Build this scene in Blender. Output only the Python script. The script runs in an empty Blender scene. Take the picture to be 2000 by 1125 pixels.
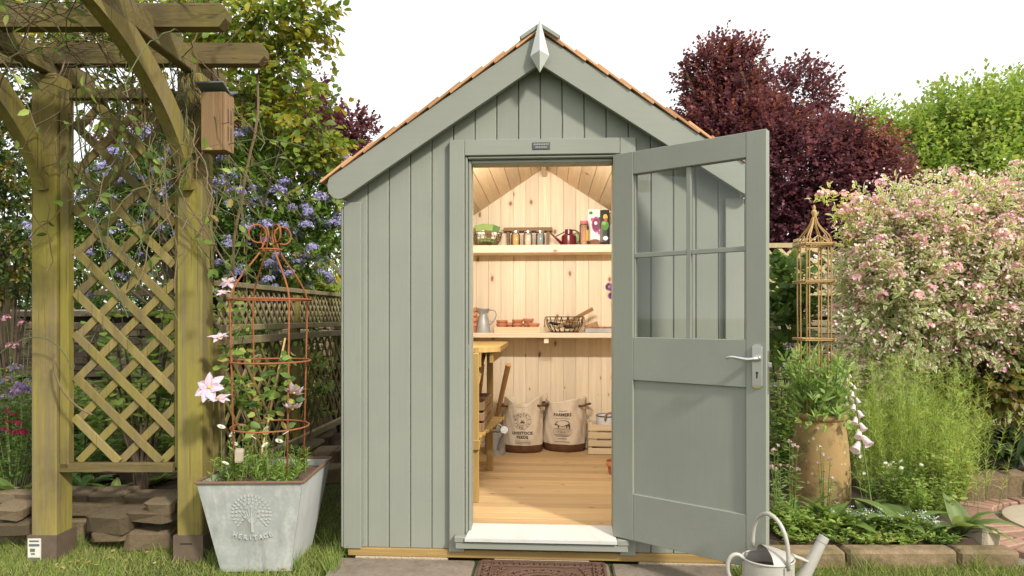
import bpy, math, random
import numpy as np
from mathutils import Vector, Matrix

# ------------------------------------------------------------------ camera, sky, sun
scene = bpy.context.scene
COL = scene.collection
F_PX, CX, HZ = 1260.0, 1000.0, 618.0          # focal length and horizon of the 2000 px wide photograph
YAW = math.radians(3.4)
CAM = Vector((0.05, -3.2, 1.217))
cam_d = bpy.data.cameras.new('camera'); cam = bpy.data.objects.new('camera', cam_d); COL.objects.link(cam)
cam.location = CAM; cam.rotation_euler = (math.pi/2, 0, YAW)
cam_d.sensor_width = 36; cam_d.lens = 36*F_PX/2000; cam_d.shift_y = (HZ-562.5)/2000
cam_d.clip_start = 0.05; cam_d.clip_end = 600
scene.camera = cam
scene.render.resolution_x, scene.render.resolution_y = 1024, 576

SUN_EL, SUN_AZ = math.radians(37), math.radians(44)     # azimuth to the right of the shed front's normal
world = bpy.data.worlds.new('World'); scene.world = world; world.use_nodes = True
wn, wl = world.node_tree.nodes, world.node_tree.links
wn.clear()
sky = wn.new('ShaderNodeTexSky'); sky.sky_type = 'NISHITA'; sky.sun_disc = False
sky.sun_elevation = SUN_EL; sky.sun_rotation = math.pi - SUN_AZ
sky.dust_density = 4.0; sky.air_density = 1.0
sc = wn.new('ShaderNodeVectorMath'); sc.operation = 'SCALE'; sc.inputs['Scale'].default_value = 0.11
wl.new(sky.outputs[0], sc.inputs[0])
mixw = wn.new('ShaderNodeMix'); mixw.data_type = 'RGBA'          # thin even cloud veil over the blue
mixw.inputs['Factor'].default_value = 0.8
wl.new(sc.outputs[0], mixw.inputs['A']); mixw.inputs['B'].default_value = (1.32, 1.32, 1.31, 1)
bgn = wn.new('ShaderNodeBackground'); bgn.inputs['Strength'].default_value = 1.0
wl.new(mixw.outputs['Result'], bgn.inputs['Color'])
wo = wn.new('ShaderNodeOutputWorld'); wl.new(bgn.outputs[0], wo.inputs[0])

sun_d = bpy.data.lights.new('sun', 'SUN'); sun = bpy.data.objects.new('sun', sun_d); COL.objects.link(sun)
sun_d.energy = 3.3; sun_d.angle = math.radians(5.0); sun_d.color = (1.0, 0.94, 0.83)
to_sun = Vector((math.sin(SUN_AZ)*math.cos(SUN_EL), -math.cos(SUN_AZ)*math.cos(SUN_EL), math.sin(SUN_EL)))
sun.rotation_euler = to_sun.to_track_quat('Z', 'Y').to_euler(); sun.location = to_sun*20
vs = scene.view_settings
vs.view_transform = 'Standard'; vs.look = 'None'; vs.gamma = 1; vs.exposure = 0.34; vs.use_curve_mapping = False
scene.render.engine = 'CYCLES'
scene.cycles.max_bounces = 8; scene.cycles.transparent_max_bounces = 12

# ------------------------------------------------------------------ photo pixel -> place
RT = Vector((math.cos(YAW), math.sin(YAW), 0)); FW = Vector((-math.sin(YAW), math.cos(YAW), 0)); UP = Vector((0, 0, 1))
def ray(px, py): return FW + RT*((px-CX)/F_PX) + UP*((HZ-py)/F_PX)
def P(px, py, Y): d = ray(px, py); return CAM + d*((Y-CAM.y)/d.y)
def D(px, py, dist): return CAM + ray(px, py)*dist
def G(px, py, z=0.0): d = ray(px, py); return CAM + d*((z-CAM.z)/d.z)
def L(a, b, z): v = CAM + RT*a + FW*b; v.z = z; return v           # a right of the camera, b in front of it
def mpp(dist): return dist/F_PX

# ------------------------------------------------------------------ materials
def rgb(h):
    c = [int(h[i:i+2], 16)/255 for i in (0, 2, 4)]
    return tuple(x/12.92 if x <= .04045 else ((x+.055)/1.055)**2.4 for x in c)
M = {}
class NT:
    def __init__(s, name):
        m = bpy.data.materials.new(name); m.use_nodes = True; s.m = m; M[name] = m
        s.n, s.l = m.node_tree.nodes, m.node_tree.links; s.b = s.n['Principled BSDF']; s.out = s.n['Material Output']
    def new(s, t, **kw):
        n = s.n.new(t)
        for k, v in kw.items():
            if k in n.inputs: n.inputs[k].default_value = v
            else: setattr(n, k, v)
        return n
    def link(s, a, b): s.l.new(a, b)
    def coords(s, scale=(1, 1, 1), rnd=True):
        tc = s.new('ShaderNodeTexCoord'); mp = s.new('ShaderNodeMapping'); mp.inputs['Scale'].default_value = scale
        if rnd:
            oi = s.new('ShaderNodeObjectInfo'); sm = s.new('ShaderNodeVectorMath', operation='MULTIPLY_ADD')
            cb = s.new('ShaderNodeCombineXYZ')
            for i in range(3): s.link(oi.outputs['Random'], cb.inputs[i])
            s.link(cb.outputs[0], sm.inputs[0]); sm.inputs[1].default_value = (37.1, 19.7, 53.3)
            s.link(tc.outputs['Object'], sm.inputs[2]); s.link(sm.outputs[0], mp.inputs['Vector'])
        else: s.link(tc.outputs['Object'], mp.inputs['Vector'])
        return mp.outputs[0]
    def noise(s, vec, scale, detail=4, rough=.55, dist=0.0):
        n = s.new('ShaderNodeTexNoise'); n.inputs['Scale'].default_value = scale; n.inputs['Detail'].default_value = detail
        n.inputs['Roughness'].default_value = rough; n.inputs['Distortion'].default_value = dist
        s.link(vec, n.inputs['Vector']); return n.outputs['Fac']
    def ramp(s, fac, stops):
        r = s.new('ShaderNodeValToRGB'); e = r.color_ramp.elements
        while len(e) < len(stops): e.new(.5)
        for x, (p, c) in zip(e, stops): x.position = p; x.color = (*c, 1) if len(c) == 3 else c
        s.link(fac, r.inputs[0]); return r.outputs[0]
    def mix(s, fac, a, b, mode='MIX'):
        m = s.new('ShaderNodeMix', data_type='RGBA', blend_type=mode)
        for sock, v in ((m.inputs['Factor'], fac), (m.inputs['A'], a), (m.inputs['B'], b)):
            if hasattr(v, 'is_output'): s.link(v, sock)
            else: sock.default_value = v if isinstance(v, (int, float)) else (*v, 1)
        return m.outputs['Result']
    def bump(s, h, strength=.3, dist=.01):
        b = s.new('ShaderNodeBump'); b.inputs['Strength'].default_value = strength; b.inputs['Distance'].default_value = dist
        s.link(h, b.inputs['Height']); s.link(b.outputs[0], s.b.inputs['Normal'])
    def tone(s, col, lo=.88, hi=1.1):
        oi = s.new('ShaderNodeObjectInfo'); mr = s.new('ShaderNodeMapRange'); mr.inputs['To Min'].default_value = lo; mr.inputs['To Max'].default_value = hi
        s.link(oi.outputs['Random'], mr.inputs['Value']); cb = s.new('ShaderNodeCombineColor')
        for i in range(3): s.link(mr.outputs[0], cb.inputs[i])
        return s.mix(1.0, col, cb.outputs[0], 'MULTIPLY')
    def set(s, col=None, rough=.6, metal=0, spec=.4):
        if col is not None:
            if hasattr(col, 'is_output'): s.link(col, s.b.inputs['Base Color'])
            else: s.b.inputs['Base Color'].default_value = (*col, 1)
        if hasattr(rough, 'is_output'): s.link(rough, s.b.inputs['Roughness'])
        else: s.b.inputs['Roughness'].default_value = rough
        s.b.inputs['Metallic'].default_value = metal; s.b.inputs['Specular IOR Level'].default_value = spec

AX = {'X': (.05, 1, 1), 'Y': (1, .05, 1), 'Z': (1, 1, .05)}
KAX = {'X': (.55, 1, 1), 'Y': (1, .55, 1), 'Z': (1, 1, .55)}
def paint(name, col, axis='Z'):
    t = NT(name); v = t.coords(AX[axis]); g = t.noise(v, 90, 5, .6); v2 = t.coords(rnd=False); big = t.noise(v2, 2.2, 4)
    spots = t.noise(v2, 14, 6, .7)
    c = t.mix(t.ramp(big, [(.3, (0, 0, 0)), (.7, (1, 1, 1))]), tuple(x*.91 for x in col), tuple(min(1, x*1.07) for x in col))
    c = t.mix(t.ramp(g, [(.3, (0, 0, 0)), (.7, (.5, .5, .5))]), c, tuple(x*.9 for x in col))
    c = t.mix(t.ramp(spots, [(.62, (0, 0, 0)), (.8, (.35, .35, .35))]), c, tuple(x*.78 for x in col))
    t.set(t.tone(c, .96, 1.04), .5, 0, .35); t.bump(g, .10, .003)
def wood(name, a, b, axis='Z', knots=None, tone=(.85, 1.12), rough=.6, fine=70, stain=None, moss=None, bump=.25, plane='xz'):
    t = NT(name); v = t.coords(AX[axis]); g = t.noise(v, fine, 5, .6, .6); g2 = t.noise(v, fine*.28, 3, .5, 1.2)
    c = t.mix(t.ramp(g, [(.3, (0, 0, 0)), (.72, (1, 1, 1))]), a, b)
    c = t.mix(t.ramp(g2, [(.42, (0, 0, 0)), (.62, (.55, .55, .55))]), c, tuple(x*.78 for x in a))
    if knots:
        kv = t.coords(KAX[axis]); vo = t.new('ShaderNodeTexVoronoi'); vo.inputs['Scale'].default_value = knots[0]; vo.voronoi_dimensions = '2D'
        sx = t.new('ShaderNodeSeparateXYZ'); cb = t.new('ShaderNodeCombineXYZ'); t.link(kv, sx.inputs[0]); t.link(sx.outputs[0], cb.inputs[0]); t.link(sx.outputs[1 if plane == 'xy' else 2], cb.inputs[1])
        wob = t.noise(kv, 25, 2); ad = t.new('ShaderNodeVectorMath', operation='MULTIPLY_ADD'); wc = t.new('ShaderNodeCombineXYZ'); t.link(wob, wc.inputs[0]); t.link(wob, wc.inputs[1]); t.link(wc.outputs[0], ad.inputs[0]); ad.inputs[1].default_value = (.02, .02, 0); t.link(cb.outputs[0], ad.inputs[2]); t.link(ad.outputs[0], vo.inputs['Vector'])
        sc_ = t.new('ShaderNodeSeparateColor'); t.link(vo.outputs['Color'], sc_.inputs[0]); gt = t.new('ShaderNodeMapRange'); gt.inputs['From Min'].default_value = .35; gt.inputs['From Max'].default_value = .72; gt.inputs['To Min'].default_value = 9; gt.inputs['To Max'].default_value = .9; t.link(sc_.outputs[0], gt.inputs['Value'])
        sz = t.new('ShaderNodeMath', operation='MULTIPLY'); t.link(vo.outputs['Distance'], sz.inputs[0]); t.link(gt.outputs[0], sz.inputs[1])
        k = t.ramp(sz.outputs[0], [(.0, (1, 1, 1)), (knots[1]*.55, (.85, .85, .85)), (knots[1], (.16, .16, .16)), (knots[1]*2.1, (0, 0, 0))])
        c = t.mix(k, c, knots[2])
    if stain:
        n = t.noise(t.coords(rnd=False), stain[0], 5, .65); c = t.mix(t.ramp(n, [(.45, (0, 0, 0)), (.68, (stain[2],)*3)]), c, stain[1])
    if moss:
        n = t.noise(t.coords((1, 1, .35)), moss[0], 5, .6); c = t.mix(t.ramp(n, [(.4, (0, 0, 0)), (.62, (moss[2],)*3)]), c, moss[1])
    if moss:                                       # weathering: drying cracks and grey-brown streaks along the grain
        cv = t.coords(tuple(.25*x if x < 1 else x for x in AX[axis])); ck = t.noise(cv, 130, 3, .5, .3); c = t.mix(t.ramp(ck, [(.30, (.8, .8, .8)), (.36, (0, 0, 0))]), c, tuple(x*.3 for x in b))
        sk = t.noise(t.coords(AX[axis]), 14, 4, .6, .4); c = t.mix(t.ramp(sk, [(.5, (0, 0, 0)), (.64, (.6, .6, .6))]), c, (.17, .135, .085))
    t.set(t.tone(c, *tone), rough, 0, .25); t.bump(g, bump, .006)
def plain(name, col, rough=.5, metal=0, var=.12, scale=20, bump=0, spec=.4, tone=None, dirt=None):
    t = NT(name); v = t.coords(); n = t.noise(v, scale, 5, .6)
    c = t.mix(n, tuple(x*(1-var) for x in col), tuple(min(1, x*(1+var)) for x in col))
    if dirt:
        n2 = t.noise(v, dirt[0], 6, .65); c = t.mix(t.ramp(n2, [(dirt[2], (0, 0, 0)), (dirt[2]+.2, (dirt[3],)*3)]), c, dirt[1])
    if tone: c = t.tone(c, *tone)
    t.set(c, rough, metal, spec)
    if bump: t.bump(n, bump, .01)
def glass(name, tint=(1, 1, 1), refl=1.0):
    t = NT(name); tr = t.new('ShaderNodeBsdfTransparent'); tr.inputs[0].default_value = (*tint, 1)
    gl = t.new('ShaderNodeBsdfGlossy'); gl.inputs['Roughness'].default_value = .03
    fr = t.new('ShaderNodeFresnel'); fr.inputs[0].default_value = 1.45; ms = t.new('ShaderNodeMixShader')
    mul = t.new('ShaderNodeMath', operation='MULTIPLY'); mul.inputs[1].default_value = refl; t.link(fr.outputs[0], mul.inputs[0])
    t.link(mul.outputs[0], ms.inputs[0]); t.link(tr.outputs[0], ms.inputs[1]); t.link(gl.outputs[0], ms.inputs[2]); t.link(ms.outputs[0], t.out.inputs[0])
def leafmat(name, rough=.45, trans=.45, spec=.3):
    t = NT(name); at = t.new('ShaderNodeAttribute'); at.attribute_name = 'Col'
    t.set(at.outputs['Color'], rough, 0, spec); tl = t.new('ShaderNodeBsdfTranslucent')
    t.link(t.mix(1.0, at.outputs['Color'], (1.35, 1.3, .8), 'MULTIPLY'), tl.inputs['Color'])
    ms = t.new('ShaderNodeMixShader'); ms.inputs[0].default_value = trans
    t.link(t.b.outputs[0], ms.inputs[1]); t.link(tl.outputs[0], ms.inputs[2]); t.link(ms.outputs[0], t.out.inputs[0])
    return t

SAGE = (.250, .264, .222)
paint('sage_paint', SAGE, 'Z'); paint('sage_paint_cross', SAGE, 'X')
wood('pine_upright', (.82, .70, .52), (.75, .59, .40), 'Z', (8.0, .10, (.24, .10, .035)), (.9, 1.08), .5)
wood('pine_cross', (.82, .70, .52), (.75, .59, .40), 'X', (4.0, .075, (.30, .13, .05)), (.92, 1.06), .5)
wood('pine_deep', (.76, .59, .38), (.63, .45, .26), 'Y', (5, .08, (.30, .14, .06)), (.86, 1.08), .5, plane='xy')
wood('floor_pine', (.58, .41, .22), (.45, .29, .135), 'X', (9, .07, (.22, .10, .04)), (.82, 1.12), .5, plane='xy')
wood('bench_wood', (.42, .28, .10), (.30, .19, .06), 'Z', None, (.85, 1.1), .65)
wood('base_timber', (.40, .27, .10), (.26, .16, .055), 'X', (4, .07, (.16, .08, .03)), (.95, 1.05), .7)
wood('cedar', (.60, .34, .18), (.44, .22, .10), 'Y', None, (.7, 1.25), .75)
wood('pergola_wood', (.28, .22, .075), (.18, .14, .045), 'Z', None, (.85, 1.12), .85, 60, (3.0, (.08, .065, .03), .6), (3.5, (.27, .235, .045), .9), .5)
wood('pergola_beam', (.17, .125, .055), (.095, .07, .032), 'X', None, (.85, 1.12), .85, 60, (3.0, (.05, .04, .02), .7), (4, (.17, .15, .035), .5), .5)
wood('lattice_wood', (.29, .225, .085), (.18, .14, .05), 'Z', None, (.75, 1.15), .85, 50, None, (5, (.22, .19, .045), .6))
wood('fence_wood', (.36, .29, .17), (.25, .20, .11), 'Z', None, (.8, 1.15), .85, 50, None, (5, (.2, .18, .07), .5))
wood('pale_fence', (.58, .47, .27), (.46, .36, .19), 'Z', None, (.85, 1.12), .8)
wood('box_wood', (.29, .19, .10), (.17, .10, .05), 'Z', None, (.9, 1.1), .75)
wood('dark_shelf_wood', (.30, .18, .09), (.2, .11, .05), 'X', None, (.9, 1.1), .6)
wood('handle_wood', (.50, .31, .14), (.36, .21, .09), 'Z', None, (.9, 1.1), .5)
wood('crate_wood', (.74, .60, .40), (.6, .46, .28), 'X', (7, .06, (.35, .18, .08)), (.88, 1.08), .65)
wood('willow', (.50, .33, .14), (.36, .22, .08), 'Z', None, (.8, 1.2), .6)
wood('bark', (.10, .075, .05), (.055, .04, .027), 'Z', None, (.8, 1.2), .9, 40)
plain('galvanised', (.42, .43, .42), .5, .35, .25, 7, .08, .4, None, (4, (.20, .215, .20), .48, .7))
t = NT('zinc_planter'); v = t.coords((1, 1, .22)); n1 = t.noise(v, 16, 5, .65); n2 = t.noise(t.coords(), 5, 6, .65); n3 = t.noise(t.coords(), 70, 3, .5)
c = t.mix(t.ramp(n2, [(.35, (0, 0, 0)), (.65, (1, 1, 1))]), (.30, .325, .31), (.47, .49, .47)); c = t.mix(t.ramp(n1, [(.5, (0, 0, 0)), (.72, (.8, .8, .8))]), c, (.60, .61, .58)); c = t.mix(t.ramp(n1, [(.28, (.75, .75, .75)), (.44, (0, 0, 0))]), c, (.21, .22, .18)); c = t.mix(t.ramp(n3, [(.4, (.25, .25, .25)), (.6, (0, 0, 0))]), c, (.3, .3, .28))
t.set(c, .6, .1, .4); t.bump(n2, .15, .01)
plain('zinc_sunlit', (.60, .62, .61), .55, .1, .2, 6, .06, .4, None, (4, (.36, .38, .36), .52, .6))  # paler planter zinc, with sunlight on the right face put into the colour
plain('zinc_relief', (.50, .52, .50), .55, .12, .15, 9, .05)
plain('can_zinc', (.44, .42, .37), .55, .15, .2, 8, .1, .4, None, (5, (.32, .27, .2), .55, .7))
plain('can_inside', (.10, .09, .08), .7, .3)
plain('finial_zinc', (.52, .54, .50), .45, .25, .12, 14, .04)
plain('satin_metal', (.62, .62, .60), .28, .95, .05)
plain('brass', (.6, .5, .2), .3, .9)
plain('plate_metal', (.10, .10, .095), .45, .6, .3, 60)
plain('plate_letters', (.33, .33, .31), .4, .8)
plain('rust', (.30, .105, .04), .85, .1, .35, 40, .3)
plain('rust_rim', (.20, .12, .075), .8, .3, .3, 25, .2)
plain('iron', (.13, .075, .05), .8, .3, .35, 30, .3)
plain('bracket_brown', (.13, .095, .065), .7, .2, .3, 20, .1)
plain('soil', (.055, .036, .024), .95, 0, .5, 30, .8)
plain('compost', (.12, .08, .055), .95, 0, .6, 60, .8)
plain('terracotta', (.50, .20, .10), .8, 0, .12, 15, .1, .2, (.8, 1.15))
plain('rim_light', (.80, .80, .77), .4, 0, .04, 9)
plain('maroon', (.13, .012, .018), .25, 0, .1, 5, 0, .5)
plain('black_wire', (.03, .022, .018), .5, .5)
plain('bronze_wire', (.32, .24, .16), .4, .7)
plain('canvas', (.66, .56, .43), .9, 0, .08, 30, .2, .2, None, (7, (.48, .38, .26), .5, .6))
plain('leather', (.115, .05, .022), .5, 0, .35, 9, .1, .4)
plain('print_ink', (.085, .055, .042), .8, 0, .3, 60)
plain('jar_grain', (.62, .42, .16), .7, 0, .35, 120)
plain('jar_pale', (.75, .58, .45), .7, 0, .2, 120)
plain('jar_grey', (.33, .35, .32), .7, 0, .35, 60)
plain('jar_pink', (.55, .30, .19), .6, 0, .25, 80)
plain('pink_plastic', (.60, .16, .20), .35)
plain('white_print', (.86, .86, .82), .5, 0, .05)
plain('packet_green', (.30, .45, .12), .45, 0, .3, 25)
plain('print_green', (.10, .25, .05), .5, 0, .3, 30)
plain('print_pink', (.62, .10, .25), .5, 0, .3, 40)
plain('print_yellow', (.75, .50, .08), .5, 0, .2, 40)
plain('print_purple', (.20, .06, .13), .5, 0, .3, 40)
plain('print_brown', (.22, .11, .06), .5, 0, .3, 40)
plain('black_pack', (.025, .035, .02), .4, 0, .3, 30)
plain('grey_box', (.25, .25, .26), .6)
plain('rope', (.32, .2, .1), .9, 0, .3, 80, .3)
plain('enamel', (.72, .74, .74), .3, 0, .05)
plain('weathered_card', (.62, .60, .52), .7, 0, .2, 30)
plain('slate', (.11, .125, .13), .7, 0, .25, 15, .2)
plain('concrete', (.40, .33, .23), .95, 0, .45, 90, .8, .2)
plain('paving', (.20, .165, .13), .9, 0, .30, 40, .45, .2, (.9, 1.1), (9, (.11, .09, .07), .5, .6))
plain('gravel', (.23, .20, .16), .95, 0, .6, 150, .8)
plain('brick', (.33, .20, .145), .9, 0, .22, 30, .4, .2, (.78, 1.15), (9, (.2, .14, .11), .5, .5))
plain('kerb_stone', (.23, .165, .10), .95, 0, .5, 26, .9, .2, (.9, 1.08), (7, (.12, .10, .045), .44, .9))
plain('stone', (.18, .135, .082), .95, 0, .5, 14, 1.0, .2, (.55, 1.3), (4, (.10, .085, .05), .5, .7))
plain('wall_stone', (.29, .235, .16), .95, 0, .45, 12, .8, .2, (.6, 1.25), (5, (.13, .11, .075), .5, .7))
plain('coping', (.46, .39, .29), .95, 0, .2, 9, .5, .2, (.85, 1.1))
plain('mortar_dark', (.045, .036, .026), 1, 0, .3, 20)
plain('dark_gap', (.03, .03, .026), .9)
plain('cane', (.52, .36, .15), .6, 0, .2, 30)
plain('green_stem', (.14, .19, .05), .6, 0, .3, 20)
plain('vine_green', (.085, .105, .035), .7, 0, .3, 20)
plain('vine_stem', (.15, .105, .055), .8, 0, .35, 20)
plain('white_threshold', (.52, .515, .49), .4, 0, .08, 12, .05, .4, None, (6, (.42, .39, .34), .52, .7))
glass('pane_glass', (.99, .995, .985), .8); glass('jar_glass', (.95, .96, .95), 1.3)
leafmat('leaf'); leafmat('petal', .6, .3, .2); leafmat('grass_blade', .55, .3)
t = NT('chimney_clay'); v = t.coords(rnd=False); n1 = t.noise(v, 5, 5, .6); n2 = t.noise(v, 11, 6, .7)
c = t.mix(t.ramp(n1, [(.35, (0, 0, 0)), (.65, (1, 1, 1))]), (.37, .225, .10), (.27, .21, .085))
c = t.mix(t.ramp(n2, [(.5, (0, 0, 0)), (.68, (.85, .85, .85))]), c, (.14, .105, .05))
vo = t.new('ShaderNodeTexVoronoi'); vo.inputs['Scale'].default_value = 16; t.link(v, vo.inputs['Vector'])
c = t.mix(t.ramp(vo.outputs['Distance'], [(.0, (.9, .9, .9)), (.13, (.8, .8, .8)), (.18, (0, 0, 0))]), c, (.56, .50, .38))
t.set(c, .9, 0, .2); t.bump(n2, .4, .01)
t = NT('lawn'); v = t.coords(rnd=False); n = t.noise(v, 1.6, 6, .6); n2 = t.noise(v, 45, 5, .7)
c = t.mix(n, (.06, .085, .022), (.10, .115, .03)); c = t.mix(t.ramp(n2, [(.45, (0, 0, 0)), (.7, (.8, .8, .8))]), c, (.05, .042, .02)); t.set(c, .95, 0, .2); t.bump(n2, .8, .03)

# ------------------------------------------------------------------ mesh builder
ROOTLOC = {}
def link(o): COL.objects.link(o); return o
def tag(o, label, cat, group=None, kind=None):
    if label: o['label'] = label
    if cat: o['category'] = cat
    if group: o['group'] = group
    if kind: o['kind'] = kind
    return o
def thing(name, loc, label, cat, group=None):
    o = link(bpy.data.objects.new(name, None)); o.location = loc; o.empty_display_size = .1
    ROOTLOC[o] = Vector(loc); return tag(o, label, cat, group)
def root_loc(o):
    while o is not None:
        if o in ROOTLOC: return ROOTLOC[o]
        o = o.parent
    return Vector((0, 0, 0))
class MB:
    def __init__(s): s.v = []; s.f = []
    def add(s, vs, fs):
        k = len(s.v); s.v += [tuple(v) for v in vs]; s.f += [tuple(i+k for i in f) for f in fs]; return s
    def box(s, x0, x1, y0, y1, z0, z1, c=0.0):
        return s.obox(((x0+x1)/2, (y0+y1)/2, (z0+z1)/2), ((x1-x0)/2, (y1-y0)/2, (z1-z0)/2), None, c)
    def obox(s, cen, half, rot=None, c=0.0, jit=0, rng=None):
        cen = Vector(cen); hx, hy, hz = half; R = rot if rot else Matrix.Identity(3)
        if c <= 0:
            vs = [cen + R @ Vector((sx*hx, sy*hy, sz*hz)) for sx in (-1, 1) for sy in (-1, 1) for sz in (-1, 1)]
            return s.add(vs, [(0, 1, 3, 2), (4, 6, 7, 5), (0, 4, 5, 1), (2, 3, 7, 6), (0, 2, 6, 4), (1, 5, 7, 3)])
        vs, idx = [], {}
        for i, (sx, sy, sz) in enumerate([(a, b, d) for a in (-1, 1) for b in (-1, 1) for d in (-1, 1)]):
            for ax in range(3):
                p = [sx*(hx-c), sy*(hy-c), sz*(hz-c)]; p[ax] += (sx, sy, sz)[ax]*c
                if jit: p = [q + rng.uniform(-jit, jit)*h for q, h in zip(p, half)]
                idx[(sx, sy, sz, ax)] = len(vs); vs.append(cen + R @ Vector(p))
        fs = []
        for ax in range(3):
            a, b = [q for q in range(3) if q != ax]
            for sg in (-1, 1):
                ring = []
                for (ua, ub) in ((-1, -1), (1, -1), (1, 1), (-1, 1)):
                    k = [0, 0, 0]; k[ax] = sg; k[a] = ua; k[b] = ub; ring.append(idx[(*k, ax)])
                flip = (sg > 0) == (ax == 1)
                fs.append(tuple(reversed(ring)) if flip else tuple(ring))
        for ax in range(3):
            a, b = [q for q in range(3) if q != ax]
            for ua in (-1, 1):
                for ub in (-1, 1):
                    k0 = [0, 0, 0]; k0[ax] = -1; k0[a] = ua; k0[b] = ub; k1 = list(k0); k1[ax] = 1
                    q = (idx[(*k0, a)], idx[(*k1, a)], idx[(*k1, b)], idx[(*k0, b)]); fs.append(q)
        for k in [(a, b, d) for a in (-1, 1) for b in (-1, 1) for d in (-1, 1)]:
            fs.append((idx[(*k, 0)], idx[(*k, 1)], idx[(*k, 2)]))
        return s.add(vs, fs)
    def bar(s, p, q, w, h, c=0.0, up=(0, 0, 1)):
        p, q = Vector(p), Vector(q); d = q-p; ln = d.length; d.normalize(); u = Vector(up)
        if abs(d.dot(u)) > .99: u = Vector((0, 1, 0))
        sx = d.cross(u).normalized(); uz = sx.cross(d)
        R = Matrix((d, sx, uz)).transposed()
        return s.obox((p+q)/2, (ln/2, w/2, h/2), R, c)
    def tube(s, pts, r, n=8, closed=False, caps=True):
        pts = [Vector(p) for p in pts]; m = len(pts); rr = r if hasattr(r, '__len__') else [r]*m
        k = len(s.v); prev = None
        for i, p in enumerate(pts):
            if closed: d = pts[(i+1) % m]-pts[i-1]
            else: d = pts[min(i+1, m-1)]-pts[max(i-1, 0)]
            if d.length < 1e-9: d = Vector((0, 0, 1))
            d.normalize()
            if prev is None:
                a = Vector((0, 0, 1)) if abs(d.z) < .9 else Vector((1, 0, 0)); u = (a - d*a.dot(d)).normalized()
            else:
                u = prev - d*prev.dot(d); u = u.normalized() if u.length > 1e-6 else d.orthogonal().normalized()
            prev = u; w = d.cross(u)
            for j in range(n):
                t = 2*math.pi*j/n; s.v.append(tuple(p + u*(rr[i]*math.cos(t)) + w*(rr[i]*math.sin(t))))
        for i in range(m if closed else m-1):
            a, b = k+i*n, k+((i+1) % m)*n
            for j in range(n): s.f.append((a+j, a+(j+1) % n, b+(j+1) % n, b+j))
        if caps and not closed:
            s.f.append(tuple(k+j for j in reversed(range(n)))); s.f.append(tuple(k+(m-1)*n+j for j in range(n)))
        return s
    def ring(s, cen, rad, r, n=32, m=6, normal='Z', sq=1.0):
        pts = []
        for i in range(n):
            t = 2*math.pi*i/n; a, b = rad*math.cos(t), rad*sq*math.sin(t)
            o = {'Z': (a, b, 0), 'Y': (a, 0, b), 'X': (0, a, b)}[normal]; pts.append(Vector(cen)+Vector(o))
        return s.tube(pts, r, m, closed=True)
    def lathe(s, prof, cen, n=32, cap0=True, cap1=False, sx=1.0, sy=1.0):
        k = len(s.v); cen = Vector(cen)
        for (r, z) in prof:
            for j in range(n):
                t = 2*math.pi*j/n; s.v.append((cen.x+r*sx*math.cos(t), cen.y+r*sy*math.sin(t), cen.z+z))
        for i in range(len(prof)-1):
            for j in range(n): s.f.append((k+i*n+j, k+i*n+(j+1) % n, k+(i+1)*n+(j+1) % n, k+(i+1)*n+j))
        if cap0: s.f.append(tuple(k+j for j in reversed(range(n))))
        if cap1: s.f.append(tuple(k+(len(prof)-1)*n+j for j in range(n)))
        return s
    def prism(s, poly, fn, d):                 # poly of (a, b); fn(a, b, t) -> point, t in {0, d}
        n = len(poly); vs = [fn(a, b, 0) for a, b in poly]+[fn(a, b, d) for a, b in poly]
        fs = [tuple(range(n)), tuple(reversed(range(n, 2*n)))]+[(i, i+n, (i+1) % n+n, (i+1) % n) for i in range(n)]
        return s.add(vs, fs)
    def map(s, fn): s.v = [tuple(fn(Vector(v))) for v in s.v]; return s
    def build(s, name, mat, parent=None, smooth=False, label=None, fix=True):
        me = bpy.data.meshes.new(name)
        if parent is not None: o0 = root_loc(parent)
        else:
            a = np.array(s.v); o0 = Vector(((a[:, 0].min()+a[:, 0].max())/2, (a[:, 1].min()+a[:, 1].max())/2, a[:, 2].min()))
        me.from_pydata([(v[0]-o0.x, v[1]-o0.y, v[2]-o0.z) for v in s.v], [], s.f)
        if fix:
            import bmesh
            bm = bmesh.new(); bm.from_mesh(me); bmesh.ops.recalc_face_normals(bm, faces=bm.faces); bm.to_mesh(me); bm.free()
        if smooth is True: me.shade_smooth()
        elif smooth: me.shade_smooth(); me.set_sharp_from_angle(angle=math.radians(smooth))
        if mat: me.materials.append(M[mat])
        o = link(bpy.data.objects.new(name, me))
        if parent is not None: o.parent = parent
        else: o.location = o0; ROOTLOC[o] = Vector(o0)
        if label: o['label'] = label
        return o
def copy_tree(o, parent=None):
    c = o.copy(); link(c); c.parent = parent
    for ch in list(o.children): copy_tree(ch, c)
    return c
def bez(p, n=12):
    p = [Vector(q) for q in p]; out = []
    for i in range(n+1):
        t = i/n; q = list(p)
        while len(q) > 1: q = [q[j].lerp(q[j+1], t) for j in range(len(q)-1)]
        out.append(q[0])
    return out
def text_geo(body, size, spacing=1.0, bold=0.0, align='CENTER'):
    cu = bpy.data.curves.new('txt', 'FONT'); cu.body = body; cu.size = size; cu.align_x = align; cu.space_character = spacing; cu.offset = bold; cu.resolution_u = 3
    o = bpy.data.objects.new('txt', cu); COL.objects.link(o); bpy.context.view_layer.update()
    e = o.evaluated_get(bpy.context.evaluated_depsgraph_get()); me = e.to_mesh()
    vs = [tuple(v.co) for v in me.vertices]; fs = [tuple(p.vertices) for p in me.polygons]
    e.to_mesh_clear(); bpy.data.objects.remove(o); bpy.data.curves.remove(cu); return vs, fs

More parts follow.
